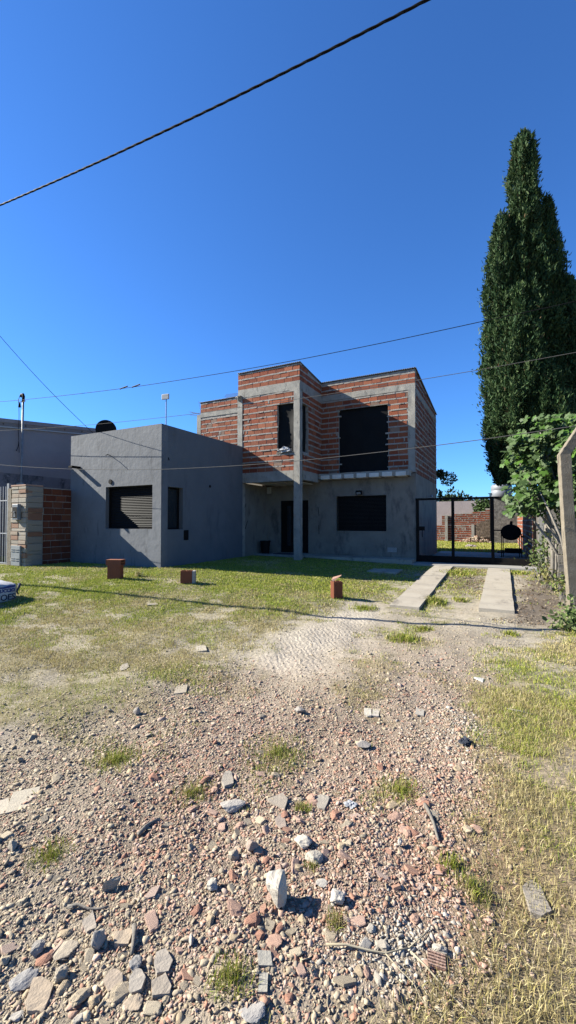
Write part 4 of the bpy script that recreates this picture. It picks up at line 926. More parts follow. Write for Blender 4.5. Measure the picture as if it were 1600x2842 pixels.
# ================================================================== bag of aggregate
SK = empty('sack', (-8.85, 4.4, .2), 'white woven builders bag with blue lettering lying on the lawn at the frame edge', 'sack')
bm = bmesh.new(); bmesh.ops.create_cube(bm, size=1); bmesh.ops.subdivide_edges(bm, edges=list(bm.edges), cuts=9, use_grid_fill=True)
sx0, sx1, sy0, sy1 = -9.35, -8.40, 3.85, 4.93; sz0 = float(H(-8.5, 4.6))-.03; sz1 = sz0+.40
for v in bm.verts:
    c_ = v.co.copy(); e_ = 5.0; m_ = (abs(2*c_.x)**e_+abs(2*c_.y)**e_+abs(2*c_.z)**e_)**(1/e_); c_ /= max(m_, 1e-6)/1.0*1.0; c_ *= max(abs(2*v.co.x), abs(2*v.co.y), abs(2*v.co.z))
    v.co = Vector((sx0+(c_.x+.5)*(sx1-sx0), sy0+(c_.y+.5)*(sy1-sy0), sz0+(c_.z+.5)*(sz1-sz0)))
    if c_.z > .2: v.co.z += .05*mnoise.noise(v.co*4)+.03*mnoise.noise(v.co*9)
    v.co += Vector(mnoise.noise_vector(v.co*6))*.008
me_ = bpy.data.meshes.new('bag_body'); bm.to_mesh(me_); bm.free(); me_.polygons.foreach_set('use_smooth', [True]*len(me_.polygons))
sk = link('bag_body', me_, M['sack'], SK)
def text(body, size, X_, y0, z0, m, parent, name='lettering', bold=.006, rise=0):
    cu = bpy.data.curves.new(name, 'FONT'); cu.body = body; cu.size = size; cu.offset = bold; cu.extrude = .002
    ob = bpy.data.objects.new(name, cu); COL.objects.link(ob); dg = bpy.context.evaluated_depsgraph_get(); me = bpy.data.meshes.new_from_object(ob.evaluated_get(dg))
    bpy.data.objects.remove(ob)
    co = np.array([v.co[:] for v in me.vertices]); w_ = co[:, 0].max()
    for v, c_ in zip(me.vertices, co): v.co = (X_+c_[2], y0-(w_-c_[0]), z0+c_[1]+rise*c_[0])
    me.update(); return link(name, me, m, parent)
text('CONSTRUCCIO', .085, sx1+.004, 4.80, sz0+.235, M['blueink'], SK, bold=.004)
text('DEL OES', .155, sx1+.005, 4.81, sz0+.085, M['blackink'], SK, bold=.002)
mb = MB(); mb.tube([(sx1-.02, 4.90, sz1-.04), (sx1+.02, 4.86, sz1-.10), (sx1+.012, 4.83, sz1-.18), (sx1+.012, 4.86, sz1-.24)], [.03, .022, .015, .01], 6); mb.build('tie_cord', M['cloth'], SK, smooth=True)
mb = MB(); rr = random.Random(3); vs = []; fs = []
for i in range(9): yy = sy0+.1+i*(.85/8); vs += [(sx1+.003, yy, sz0+.345+.012*math.sin(i*1.9)), (sx1+.0035, yy, sz0+.31+.010*math.sin(i*2.7))]
for i in range(8): fs.append((2*i, 2*i+1, 2*i+3, 2*i+2))
mb.add(vs, fs); mb.build('blue_band', M['blueink'], SK)

# ================================================================== brick stubs marking the plot
def hollow_brick(mb, cx, cy, z0, w, d, h, ang, lying=False, holes=True, tint=1.0):
    ca, sa = math.cos(ang), math.sin(ang); ex, ey = np.array((ca, sa, 0)), np.array((-sa, ca, 0)); ez = np.array((0, 0, 1.))
    cc = tuple(v*tint for v in (.42, .135, .065)); t = .012
    if not lying:   # holes open to the top
        c0 = np.array((cx, cy, z0+h/2))
        for s in (-1, 1):
            mb.obox(c0+ey*s*(d/2-t/2), ex*w/2, ey*t/2, ez*h/2, cc); mb.obox(c0+ex*s*(w/2-t/2), ex*t/2, ey*(d/2-t), ez*h/2, cc)
        mb.obox(c0, ex*t/2, ey*(d/2-t), ez*(h/2-.002), cc); mb.obox(c0-ez*.0, ex*(w/2-t), ey*t/2, ez*(h/2-.004), cc)
        for s in (-1, 1):   # grooved faces
            for k in (-2, -1, 0, 1, 2): mb.obox(c0+ey*s*(d/2+.002)+ex*k*w*.17, ex*w*.055, ey*.0025, ez*(h/2-.003), tuple(v*1.05 for v in cc)); mb.obox(c0+ex*s*(w/2+.002)+ey*k*d*.17, ey*d*.055, ex*.0025, ez*(h/2-.003), tuple(v*1.05 for v in cc))
    else:           # w along ex, holes open at both ends
        c0 = np.array((cx, cy, z0+h/2))
        for s in (-1, 1):
            mb.obox(c0+ez*s*(h/2-t/2), ex*w/2, ey*d/2, ez*t/2, cc); mb.obox(c0+ey*s*(d/2-t/2), ex*w/2, ey*t/2, ez*(h/2-t), cc)
        mb.obox(c0, ex*(w/2-.001), ey*(d/2-t), ez*t/2, cc); mb.obox(c0, ex*(w/2-.002), ey*t/2, ez*(h/2-t), cc)
        mb.obox(c0, ex*.01, ey*(d/2-t), ez*(h/2-t), tuple(v*.5 for v in cc))
ST = 'hollow brick stubs standing on the lawn'
p = G(313, 1608); o_ = empty('brick_stub', p, 'hollow brick stub capped by a second brick, on the lawn by the grey house', 'brick stub', ST)
mb = MB(); hollow_brick(mb, p[0], p[1]+.08, p[2]-.04, .30, .18, .36, R(22)); mb.build('standing_brick', M['brick'], o_)
mb = MB(); hollow_brick(mb, p[0]+.0, p[1]+.08, p[2]+.321, .37, .20, .13, R(20), True); mb.build('capping_brick', M['brick'], o_)
p = G(513, 1621); o_ = empty('brick_stub', p, 'shortest hollow brick stub with pale mortar on one side', 'brick stub', ST)
mb = MB(); hollow_brick(mb, p[0]-.03, p[1]+.1, p[2]-.04, .25, .18, .33, R(35)); mb.build('standing_brick', M['brick'], o_)
mb = MB(); mb.obox((p[0]+.11, p[1]+.19, p[2]+.12), (.03, .02, 0), (-.05, .075, 0), (0, 0, .165)); mb.build('mortar_side', M['mortar'], o_, bevel=.01)
p = G(930, 1662); o_ = empty('brick_stub', p, 'hollow brick stub topped by a triangular shard beside the driveway strip', 'brick stub', ST)
mb = MB(); hollow_brick(mb, p[0], p[1]+.1, p[2]-.04, .19, .19, .38, R(42), tint=.85); mb.build('standing_brick', M['brick'], o_)
mb = MB(); c_ = np.array((p[0]-.01, p[1]+.08, p[2]+.35)); rt = _r; vs = [c_+rt*-.09+np.array((0, 0, .02)), c_+rt*-.04+np.array((0, -.03, -.01)), c_+rt*.10+np.array((0, .02, .10)), c_+rt*-.09+np.array((0, .06, .05))]; vs += [v+np.array((.0, .03, .018)) for v in vs]
mb.add(vs, [(0, 1, 2, 3), (7, 6, 5, 4), (0, 4, 5, 1), (1, 5, 6, 2), (2, 6, 7, 3), (3, 7, 4, 0)], (.62, .36, .26)); mb.build('shard', M['brick'], o_)

# ================================================================== gate to the yard
YGt = 14.78
GT = empty('metal_gate', (-.9, YGt, .25), 'black steel frame gate across the driveway', 'gate')
def bxp(name, x0, x1, y0, y1, z0, z1, m='darkmetal', par=None): mb = MB(); mb.box(x0, x1, y0, y1, z0, z1); return mb.build(name, M[m], par)
ztop = 2.42
for x_ in (-2.60, -1.47, -.29, .86): bxp('post', x_-.045, x_+.045, YGt-.03, YGt+.05, .24, ztop-.07, par=GT)
bxp('top_rail', -2.66, .92, YGt-.03, YGt+.05, ztop-.069, ztop, par=GT)
bxp('bottom_rail', -2.555, .815, YGt-.034, YGt+.03, .26, .34, par=GT)
bxp('kick_panel', -2.555, .815, YGt-.01, YGt+.0, .341, .48, par=GT)
lk = bxp('lock_box', -2.55, -2.36, YGt-.035, YGt-.02, 1.32, 1.46, par=GT); mb = MB(); mb.tube([(-2.44, YGt-.05, 1.33), (-2.44, YGt-.06, 1.10)], .012, 6); mb.build('handle', M['darkmetal'], lk)
# ================================================================== yard behind
BW = empty('boundary_wall', (.9, 20, .2), 'block boundary wall running back from the gate, sunlit at its far part', 'wall')
brickwall('brickwork', 'y', .82, 15.0, 31.0, .1, 2.05, [], BW, face=-1, seed=31, smear=.1)
YBk = 31.0
RW = empty('rear_brick_wall', (-4, YBk, .2), 'weathered brick wall with stepped sloping top at the end of the yard', 'wall')
p0 = onY(1214, 1456, YBk); 
def bx_u(u0, u1, v0): a_ = onY(u0, v0, YBk); b2 = onY(u1, v0, YBk); return a_[0], b2[0], a_[2]
xa, xb, zz = bx_u(1190, 1370, 1457)
brickwall('lower_brickwork', 'x', YBk, xa-6, xb, .1, zz, [], RW, seed=41, course=.16, bh=.115, tint=.8, smear=.3)
xa, xb, z1_ = bx_u(1227, 1348, 1430); z2_ = onY(1348, 1417, YBk)[2]
brickwall('upper_brickwork', 'x', YBk+.02, xa, xb, zz+.01, z1_, [], RW, seed=42, slope=(z2_-z1_)/(xb-xa), course=.13, bh=.10, tint=.72, smear=.3)
xa, xb, z1_ = bx_u(1348, 1374, 1411)
brickwall('brick_pier', 'x', YBk-.03, xa, xb+.2, zz+.01, z1_, [], RW, seed=43, course=.13, bh=.10, tint=.9)
def polyface(pts, Y0, th, mb, c_=(1, 1, 1)):
    P3 = [onY(u, v, Y0) for u, v in pts]; n = len(P3); vs = [tuple(p) for p in P3]+[(p[0], p[1]+th, p[2]) for p in P3]
    mb.add(vs, [tuple(range(n))[::-1], tuple(range(n, 2*n))]+[(i, (i+1) % n, n+(i+1) % n, n+i) for i in range(n)], c_)
mb = MB()   # rough stone infill with sloping top
rr = random.Random(9)
for i in range(26):
    for j in range(14):
        u_, v_ = 1318+i*2.2+(j % 2)*1.1, 1443+j*3.6
        if v_ < 1455-(u_-1318)*.28 or u_ > 1372: continue
        p = onY(u_, v_, YBk-.09); mb.obox(p, (.028+rr.uniform(0, .01), 0, 0), (0, .03, 0), (0, 0, .034), tuple(np.array((.42, .33, .26))*rr.uniform(.6, 1.15)))
polyface([(1316, 1495), (1374, 1495), (1374, 1440), (1352, 1442), (1316, 1458)], YBk-.085, .07, mb, (.14, .11, .09))
mb.build('stone_infill', M['stone'], RW)
mb = MB(); a_ = onY(1313, 1455, YBk-.1); mb.box(a_[0]-.09, a_[0]+.09, YBk-.15, YBk-.02, .1, a_[2]); a_ = onY(1239, 1430, YBk-.1); mb.box(a_[0]-.09, a_[0]+.09, YBk-.12, YBk-.02, .1, a_[2]); mb.build('buttress', M['concrete'], RW)
PW = mat; mb = MB(); a_ = onY(1150, 1397, 35); b2 = onY(1372, 1397, 35); mb.box(a_[0]-8, b2[0]+3, 35, 35.3, 0, a_[2]+.1)
tag(mb.build('pink_wall', M['pink']), 'tall pale pink rendered wall behind the rear brick wall', 'wall')
mb = MB(); a_ = onY(1372, 1384, 30.6); b2 = onY(1424, 1384, 30.6); mb.box(a_[0], b2[0]+.6, 30.2, 30.9, 0, a_[2])
tag(mb.build('tank_tower', M['pebble']), 'dark pebble rendered wall block carrying the water tank', 'wall')
TK = empty('water_tank', (onY(1386, 1383, 30.6)[0]+.2, 30.6, a_[2]), 'grey plastic water tank on top of the dark rendered block', 'water tank')
mb = MB(); t0 = onY(1387, 1383, 30.6); lathe(mb, (t0[0]+.12, 30.62, a_[2]+.0), [(.0, 0), (.60, 0), (.62, .1), (.60, .12), (.62, .14), (.62, .5), (.60, .52), (.62, .54), (.62, .80), (.52, .92), (.0, .94)], 40); mb.build('tank_body', M['tank'], TK, smooth=True)
mb = MB(); lathe(mb, (t0[0]+.12, 30.62, a_[2]+.93), [(.25, 0), (.25, .07), (.0, .08)], 24); mb.build('lid', M['tank'], TK)
mb = MB(); p = onY(1361, 1371, 30.5); mb.tube([(p[0], 30.4, .2), (p[0], 30.4, p[2])], .04, 8); mb.tube([(p[0], 30.4, p[2]), (p[0], 30.4, p[2]+.04)], .12, 8); tag(mb.build('vent_pipe', M['darkmetal']), 'thin dark vent pipe beside the water tank', 'pipe')
def heap(u0, u1, v0, v1, Y0, m, name, lab, cat, seed, rough=.4, flat=.5):
    a_ = onY(u0, v1, Y0); b2 = onY(u1, v0, Y0); V, F = hull(24, 1, .5, seed, sub=2, rough=rough); V /= np.abs(V).max(0)
    w_, h_ = (b2[0]-a_[0])/2, (b2[2]-a_[2])/2; V = V*np.array((w_, w_*.6, h_*1.2)); o = bpy.data.objects.new(name, mesh_from(name, V, F, (1, 1, 1), m)); COL.objects.link(o); o.location = ((a_[0]+b2[0])/2, Y0, .22+h_*.5); tag(o, lab, cat)
heap(1290, 1328, 1516, 1525, 25.0, M['pink'], 'sand_mound', 'small pinkish mound on the yard grass', 'mound', 601)
n = 260; px_ = RNG.normal(0, .55, n); t = RNG.uniform(0, 1, n); a_ = onY(1322, 1500, 30.3)
hx = a_[0]+px_; hz_ = .22+np.clip(1-np.abs(px_)/1.2, 0, 1)*t*.5; hy = 30.3-RNG.uniform(0, .8, n)*(1-t)
kk = RNG.integers(0, 2, n); tag(bulk('debris_heap', stone_chunks(hx, hy, hz_, RNG.uniform(.08, .22, n), kk), M['stone']), 'heap of broken brick and prunings against the rear brick wall', 'debris', kind='stuff')
x, y = scatter_xy(60000, (-9, .8), (20.9, 31)); gz = H(x, y); n = len(x)
cc = np.where((RNG.uniform(0, 1, n) < .8)[:, None], GRN[RNG.integers(0, 5, n)], DRY[RNG.integers(0, 6, n)])
tag(bulk('yard_grass', [blades(x, y, RNG.uniform(.04, .12, n), RNG.uniform(.02, .035, n), cc, .6, base_z=gz)], M['grass']), 'mown green grass in the yard behind the gate', 'grass', kind='stuff')
# barrel barbecue
p = onY(1419, 1546, 18.7); BX, BY = p[0], 18.7; BZ = .25
BQ = empty('barbecue', (BX, BY, BZ), 'barrel barbecue on a black stand behind the gate', 'barbecue')
dc = onY(1419, 1477, BY); mb = MB(); rr_ = .335
prof = [(0, -.40), (.28, -.40), (rr_, -.37), (rr_, .37), (.28, .40), (0, .40)]; n = 32; vs = []; fs = []
for r_, yy in prof:
    for k in range(n): vs.append((BX+r_*1.06*math.cos(2*math.pi*k/n), BY+yy, dc[2]+r_*.92*math.sin(2*math.pi*k/n)))
for i in range(len(prof)-1):
    for k in range(n): fs.append((i*n+k, i*n+(k+1) % n, (i+1)*n+(k+1) % n, (i+1)*n+k))
mb.add(vs, fs); mb.build('drum', M['darkmetal'], BQ, smooth=False)
for sx in (-.33, -.27, .29, .36):
    mb = MB(); mb.tube([(BX+sx, BY-.3+.05*(sx > 0), BZ), (BX+sx, BY-.3, dc[2]-.05)], .016, 6); mb.build('leg', M['darkmetal'], BQ)
mb = MB(); mb.box(BX-.48, BX+.48, BY-.34, BY+.3, BZ+.15, BZ+.19); mb.build('lower_shelf', M['darkmetal'], BQ)
mb = MB(); mb.box(BX-.22, BX+.36, BY-.25, BY+.2, BZ+.191, BZ+.32); mb.build('ash_tray', M['darkmetal'], BQ)
mb = MB(); mb.box(BX-.60, BX-.28, BY-.2, BY+.2, dc[2]+.05, dc[2]+.09); mb.build('side_shelf', M['darkmetal'], BQ)
mb = MB(); mb.tube([(BX+.02, BY, dc[2]+.3), (BX+.02, BY, dc[2]+.43)], .05, 10); mb.build('chimney', M['darkmetal'], BQ)
mb = MB(); mb.box(BX+.33, BX+.46, BY-.33, BY-.28, dc[2]-.20, dc[2]-.13); mb.build('handle', M['darkmetal'], BQ)

# ================================================================== trees
def leafcloud(P, Nn, size, col, aspect=2.2, up=.6, jitter=.6):
    n = len(P); d = Nn*(1-up)+np.array((0, 0, up)); d = d+RNG.normal(0, jitter, (n, 3))*.6; d /= np.linalg.norm(d, axis=1)[:, None]
    s = np.cross(d, RNG.normal(0, 1, (n, 3))); s /= np.linalg.norm(s, axis=1)[:, None]
    L = size[:, None]; w = L/aspect
    V = np.stack([P-s*w*.35, P+d*L*.45-s*w*.5, P+d*L, P+d*L*.5+s*w*.5, P+s*w*.3], 1)
    return V, np.array([(0, 1, 4), (1, 3, 4), (1, 2, 3)]), col
# cypress: several upright spires from one root
YC = 20.7; 
def sp(u_c, v_top, v_bot, rb, dy, prof, du_bot=0):
    t = onY(u_c, v_top, YC+dy); b = onY(u_c+du_bot, v_bot, YC+dy); return (t[0], b[0], YC+dy, t[2], b[2], rb, prof)
px2m = 1/ (FPX/ depth((1, YC, 2)))
SPIRES = [sp(1452, 372, 1330, 82*px2m, 0, [(0, .10), (.03, .29), (.10, .38), (.2, .42), (.30, .47), (.40, .56), (.5, .78), (.8, 1), (.95, .8), (1, .35)], 10),
          sp(1392, 596, 1345, 40*px2m, -.5, [(0, .2), (.05, .5), (.2, .92), (.5, 1), (.8, .97), (.95, .7), (1, .4)], 8),
          sp(1520, 548, 1330, 62*px2m, .35, [(0, .06), (.05, .22), (.2, .45), (.35, .7), (.6, .95), (.9, .9), (1, .4)], 5),
          sp(1575, 770, 1330, 60*px2m, .2, [(0, .1), (.08, .4), (.3, .75), (.6, 1), (.9, .9), (1, .4)], 15),
          sp(1440, 800, 1280, 52*px2m, -1.0, [(0, .1), (.15, .5), (.4, .9), (.8, 1), (1, .5)], 0),
          sp(1520, 1000, 1270, 48*px2m, -1.2, [(0, .1), (.2, .6), (.5, 1), (.8, .95), (1, .5)], 4)]
CY = empty('cypress_tree', (1.7, 21.0, .2), 'tall dark green cypress with several spires towering above the yard', 'tree')
ch = []; core = MB()
for si, (xt, xb_, yc, zt_, zb_, rb, prof) in enumerate(SPIRES):
    hh_ = zt_-zb_; n = int(hh_*rb*5600); t = RNG.uniform(0, 1, n)**.85; th = RNG.uniform(0, 2*np.pi, n)
    ps = np.array(prof); rad = np.interp(t, ps[:, 0], ps[:, 1])*rb
    keepm = RNG.uniform(0, 1, n) < rad/rb+.15; t, th, rad = t[keepm], th[keepm], rad[keepm]; n = len(t)
    z = zt_-t*hh_
    lump = np.array([mnoise.fractal(Vector((math.cos(a_)*2.2+si*9, math.sin(a_)*2.2, zz_*.75)), .9, 2, 3) for a_, zz_ in zip(th, z)])
    lump2 = np.array([mnoise.noise(Vector((math.cos(a_)*6+si*9, math.sin(a_)*6, zz_*2.3))) for a_, zz_ in zip(th, z)])
    r_ = rad*(1+.55*lump+.22*lump2)*RNG.uniform(.82, 1.04, n)
    cx = xt+(xb_-xt)*t
    P = np.stack([cx+r_*np.cos(th), yc+r_*np.sin(th), z+RNG.normal(0, .05, n)], -1); Nn = np.stack([np.cos(th), np.sin(th), np.zeros(n)], -1)
    out_ = RNG.uniform(0, 1, n) < .10; P[out_, :2] = (P[out_, :2]-np.stack([cx[out_], np.full(out_.sum(), yc)], -1))*RNG.uniform(1.04, 1.30, (out_.sum(), 1))+np.stack([cx[out_], np.full(out_.sum(), yc)], -1)
    base = np.array([(.046, .098, .036), (.064, .120, .042), (.082, .138, .050), (.034, .076, .030), (.115, .165, .062)])[RNG.integers(0, 5, n)]
    col = base*1.12*(1+.3*lump[:, None])*RNG.uniform(.7, 1.2, (n, 1))
    brown = (RNG.uniform(0, 1, n) < .006) | ((lump2 > .50) & (RNG.uniform(0, 1, n) < .08)); col[brown] = (.26, .17, .09)
    ch.append(leafcloud(P, Nn, RNG.uniform(.08, .21, n), np.clip(col, .01, .4), 3.2, .72, .7))
    rings = []; vs = []; fs = []
    for j in range(31):
        tt = j/30; rr0 = np.interp(tt, ps[:, 0], ps[:, 1])*rb*.66
        for k in range(20):
            a_ = 2*math.pi*k/20; zz_ = zt_-.25-tt*(hh_-.3); l_ = mnoise.fractal(Vector((math.cos(a_)*2.2+si*9, math.sin(a_)*2.2, zz_*.75)), .9, 2, 3)
            vs.append((xt+(xb_-xt)*tt+rr0*(1+.3*l_)*math.cos(a_), yc+rr0*(1+.3*l_)*math.sin(a_), zz_))
    for j in range(30):
        for k in range(20): fs.append((j*20+k, j*20+(k+1) % 20, (j+1)*20+(k+1) % 20, (j+1)*20+k))
    core.add(vs, fs, (.03, .045, .018))
bulk('crown', ch, M['leaf'], CY)
core.build('inner_foliage', M['leaf'], CY, smooth=True)
mb = MB(); mb.tube([(1.7, 21, -.1), (1.68, 21, 1.6), (1.6, 20.9, 5)], [.34, .26, .2], 12)
for (xt, xb_, yc, zt_, zb_, rb, prof) in SPIRES: mb.tube([(1.7, 21, 1.4), ((1.7+xb_)/2, (21+yc)/2, 2.6), (xb_, yc, zb_+1.2), (xt, yc, zt_-1.0)], [.18, .13, .10, .02], 8)
mb.build('trunk', M['bark'], CY, smooth=True)

def broad_tree(name, root, hgt, rad, n, lab, zc, size=(.25, .5), seed=1, col=None, group=None):
    rr = np.random.default_rng(seed); o = empty(name, root, lab, 'tree', group); c = np.array(root)
    cl = c+np.stack([rr.normal(0, rad*.5, 26), rr.normal(0, rad*.5, 26), zc+rr.normal(0, hgt*.20, 26)], -1); k = rr.integers(0, 26, n); cr = rr.uniform(.25, .5, 26)*rad
    d = rr.normal(0, 1, (n, 3)); d /= np.linalg.norm(d, axis=1)[:, None]; P = cl[k]+d*(cr[k]*rr.uniform(.5, 1.05, n))[:, None]
    base = np.array(col or [(.05, .075, .03), (.07, .10, .04), (.04, .06, .025)])[rr.integers(0, 3, n)]*rr.uniform(.7, 1.2, (n, 1))
    bulk('crown', [leafcloud(P, d, rr.uniform(*size, n), base, 1.6, .2, .9)], M['leaf'], o)
    mb = MB(); mb.tube([c-np.array((0, 0, .3)), c+np.array((0.1, 0, zc*.5)), c+np.array((0, 0, zc*1.1))], [rad*.10, rad*.07, rad*.03], 10)
    for q_ in cl[:9]: mb.tube([c+np.array((.05, 0, zc*.5)), (c+q_)/2+np.array((0, 0, zc*.35)), q_], [rad*.05, rad*.035, rad*.01], 6)
    mb.build('trunk', M['bark'], o, smooth=True); return o
t0 = onY(1205, 1330, 46); broad_tree('broadleaf_tree', (t0[0]-1.1, 46, 0), 7, 1.5, 8000, 'dark broadleaf tree rising behind the house corner', t0[2]-.1, (.14, .28), 3)
t0 = onY(1262, 1392, 60); broad_tree('broadleaf_tree', (t0[0], 60, 0), 3, 1.7, 900, 'low dark treetop peeping over the pink wall next to the dark tree', t0[2]-.3, (.3, .5), 5)
t0 = onY(1315, 1394, 60); broad_tree('broadleaf_tree', (t0[0], 60, 0), 3, 1.6, 800, 'distant round treetop above the middle of the pink wall', t0[2]-.6, (.3, .5), 6)
t0 = onY(1350, 1404, 33); broad_tree('shrub', (t0[0], 33, 0), 1.4, .7, 900, 'leafy green shrub growing over the rear brick wall near the tank', t0[2]-.1, (.12, .25), 7, [(.10, .17, .05), (.14, .21, .07), (.08, .13, .04)])
# fig tree: lobed leaves
FG = empty('fig_tree', (1.75, 10.6, .15), 'fig tree with large lobed leaves spilling over the fence', 'tree')
an = np.linspace(-2.55, 2.55, 21); an = np.linspace(-2.75, 2.75, 43)
rd = (.50+.50*np.abs(np.cos(math.pi*an/1.05))**.55)*np.interp(np.abs(an), [0, 1.05, 2.1, 2.75], [1.15, 1.02, .78, .55])
lvz = [(0, 0, 0)]+[(r_*math.cos(a_), r_*math.sin(a_), -.10*r_*abs(math.sin(a_))-.16*(r_*max(0, math.cos(a_)))**2) for r_, a_ in zip(rd, an)]+[(-.45, 0, .12)]
LV = np.array(lvz)*.5; LF = np.array([(0, i, i+1) for i in range(1, 43)])
rg = np.random.default_rng(5); bmx = MB(); leaves = []
# leaf clusters are laid out through the crown volume
cs = []
for (u_, v_, Y_, su, sv, sy, nn) in ((1470, 1300, 10.6, 62, 95, .45, 330), (1540, 1215, 10.3, 50, 45, .4, 190), (1440, 1230, 10.8, 40, 45, .4, 110), (1590, 1330, 10.2, 40, 100, .4, 230), (1450, 1395, 10.6, 42, 28, .35, 90), (1650, 1280, 10.0, 60, 90, .5, 200), (1585, 1170, 10.2, 40, 25, .3, 70), (1530, 1350, 10.5, 40, 50, .4, 150)):
    for q_ in range(int(nn*1.75)):
        if q_ % 10 == 0: cu_, cv_, cy_ = rg.normal(u_, su*.62), rg.normal(v_, sv*.62), rg.normal(Y_, sy)
        uu_, vv_ = rg.normal(cu_, 11), rg.normal(cv_, 12)
        if uu_ < 1392+max(0, (1160-vv_))*.3 or vv_ > 1432 or vv_ < 1150+max(0, 1500-uu_)*.25: continue
        yy_ = rg.normal(cy_, .10); p = onY(uu_, vv_, yy_); cs.append(p)
cs = np.array(cs); n = len(cs)
size = rg.uniform(.085, .19, n)
nrm = np.stack([rg.normal(-.45, .45, n), rg.normal(-.55, .4, n), rg.normal(.75, .35, n)], -1); nrm /= np.linalg.norm(nrm, axis=1)[:, None]
tipd = np.stack([rg.normal(-.3, .7, n), rg.normal(-.5, .6, n), rg.normal(-.7, .4, n)], -1); tipd -= nrm*np.sum(tipd*nrm, 1)[:, None]; tipd /= np.linalg.norm(tipd, axis=1)[:, None]
sd = np.cross(nrm, tipd)
P = cs[:, None]+(LV[None, :, 0:1]*tipd[:, None]+LV[None, :, 1:2]*sd[:, None]+LV[None, :, 2:3]*nrm[:, None])*size[:, None, None]*1.15
fc = np.array([(.15, .20, .09), (.18, .23, .11), (.12, .17, .07), (.20, .25, .13), (.16, .27, .05)])[rg.integers(0, 5, n)]*np.array((.68, .84, .56))*rg.uniform(.85, 1.15, (n, 1))
bulk('crown', [(P, LF, fc)], M['figleaf'], FG)
mb = MB(); base = np.array((1.75, 10.6, .0))
for tgt in [onY(1470, 1380, 10.6), onY(1540, 1260, 10.4), onY(1440, 1280, 10.8), onY(1590, 1360, 10.2), onY(1500, 1200, 10.5), onY(1640, 1240, 10.1)]:
    midp = base*.5+tgt*.5+np.array((rg.normal(0, .1), 0, -.15)); mb.tube([base, base*.75+midp*.25+np.array((.05, 0, .2)), midp, tgt], [.07, .055, .035, .012], 8)
a1_, a2_ = onY(1476, 1437, 10.2), onY(1521, 1496, 10.0); mb.tube([a2_+np.array((.5, .2, -.9)), a2_, a1_, a1_+np.array((-.25, .2, .4))], [.04, .026, .020, .012], 7)
a1_, a2_ = onY(1526, 1420, 9.9), onY(1557, 1490, 9.8); mb.tube([a2_+np.array((.2, .2, -.9)), a2_, a1_, a1_+np.array((-.15, .1, .4))], [.035, .026, .022, .012], 7)
mb.build('trunk', M['figbark'], FG, smooth=True)

# ================================================================== bent concrete post, stakes, pallet, weeds
pb = G(1592, 1695); k_ = onY(1566, 1262, pb[1]); tp = onY(1612, 1178, pb[1]-.0)
CP = MB()
def prism(mb, p0, p1, hw, hd, c_=(1, 1, 1)):
    vs = []
    for p in (p0, p1):
        for dx, dy in ((-hw, -hd), (hw, -hd), (hw, hd), (-hw, hd)): vs.append((p[0]+dx, p[1]+dy, p[2]))
    mb.add(vs, [(3, 2, 1, 0), (4, 5, 6, 7), (0, 1, 5, 4), (1, 2, 6, 5), (2, 3, 7, 6), (3, 0, 4, 7)], c_)
bm = bmesh.new(); path = [np.array((pb[0]+.02, pb[1], -.1)), np.array(((pb[0]*.5+k_[0]*.5)+.0, pb[1], 1.4)), np.array((k_[0]+.0, pb[1], k_[2])), np.array((tp[0]+.04, pb[1], tp[2]))]
lines = []
for a_, b2 in zip(path[:-1], path[1:]):
    m_ = 10
    for i in range(m_): lines.append(a_+(b2-a_)*i/m_)
lines.append(path[-1]); vs = []
for i, p in enumerate(lines):
    w_ = .088 if i < 22 else .088-.02*(i-22)/9
    vs.append([(p[0]+.98*dx*w_-.2*dy*.085+.003*math.sin(i*3.1), p[1]+.2*dx*w_+.98*dy*.085, p[2]) for dx, dy in ((-1, -1), (1, -1), (1, 1), (-1, 1))])
fs = []; fl_ = [q_ for r_ in vs for q_ in r_]
for i in range(len(vs)-1):
    for k in range(4): fs.append((i*4+k, i*4+(k+1) % 4, (i+1)*4+(k+1) % 4, (i+1)*4+k))
fs.append((3, 2, 1, 0)); k = (len(vs)-1)*4; fs.append((k, k+1, k+2, k+3)); CP.add(fl_, fs)
o_ = CP.build('concrete_post', M['postc'], bevel=.008); tag(o_, 'tall precast concrete fence post with angled top beside the fig tree', 'post')
SG = 'wooden stakes of the side fence'
for i, (u_, v0_, v1_, w_, yy, lab) in enumerate(((1519, 1428, 1620, .045, 11.3, 'tallest round wooden fence stake, nearest the gate'), (1527, 1512, 1612, .030, 11.0, 'thin stake standing right behind the wide plank stake'), (1533, 1505, 1618, .05, 10.8, 'wide grey plank stake in the middle of the side fence'), (1541, 1510, 1618, .026, 10.6, 'thin pale stake beside the grey boards'))):
    a_ = onY(u_, v1_, yy); b2 = onY(u_-3+2*i, v0_, yy); mb = MB(); gz = float(H(a_[0], yy))
    mb.tube([(a_[0], yy, gz-.1), ((a_[0]+b2[0])/2+.01, yy, (gz+b2[2])/2), (b2[0], yy, b2[2])], [w_, w_*.95, w_*.85], 9); tag(mb.build('fence_stake', M['wood'], smooth=True), lab, 'stake', SG)
PL = empty('board_stack', (1.45, 10.0, .1), 'weathered grey wooden boards fixed sideways beside the concrete post', 'boards')
a_ = onY(1549, 1605, 10.0); b2 = onY(1580, 1500, 10.0); rr = random.Random(2); z = float(H(1.4, 10))
while z < b2[2]-.05:
    mb = MB(); h_ = rr.uniform(.14, .18); mb.box(a_[0]+rr.uniform(-.02, .02), b2[0]+.5, 9.96+rr.uniform(-.015, .015), 10.0, z, z+h_); mb.build('board', M['wood'], PL, bevel=.006); z += h_+.018
mb = MB(); mb.box(a_[0]+.1, a_[0]+.17, 10.02, 10.09, .0, b2[2]-.1); mb.build('batten', M['wood'], PL)
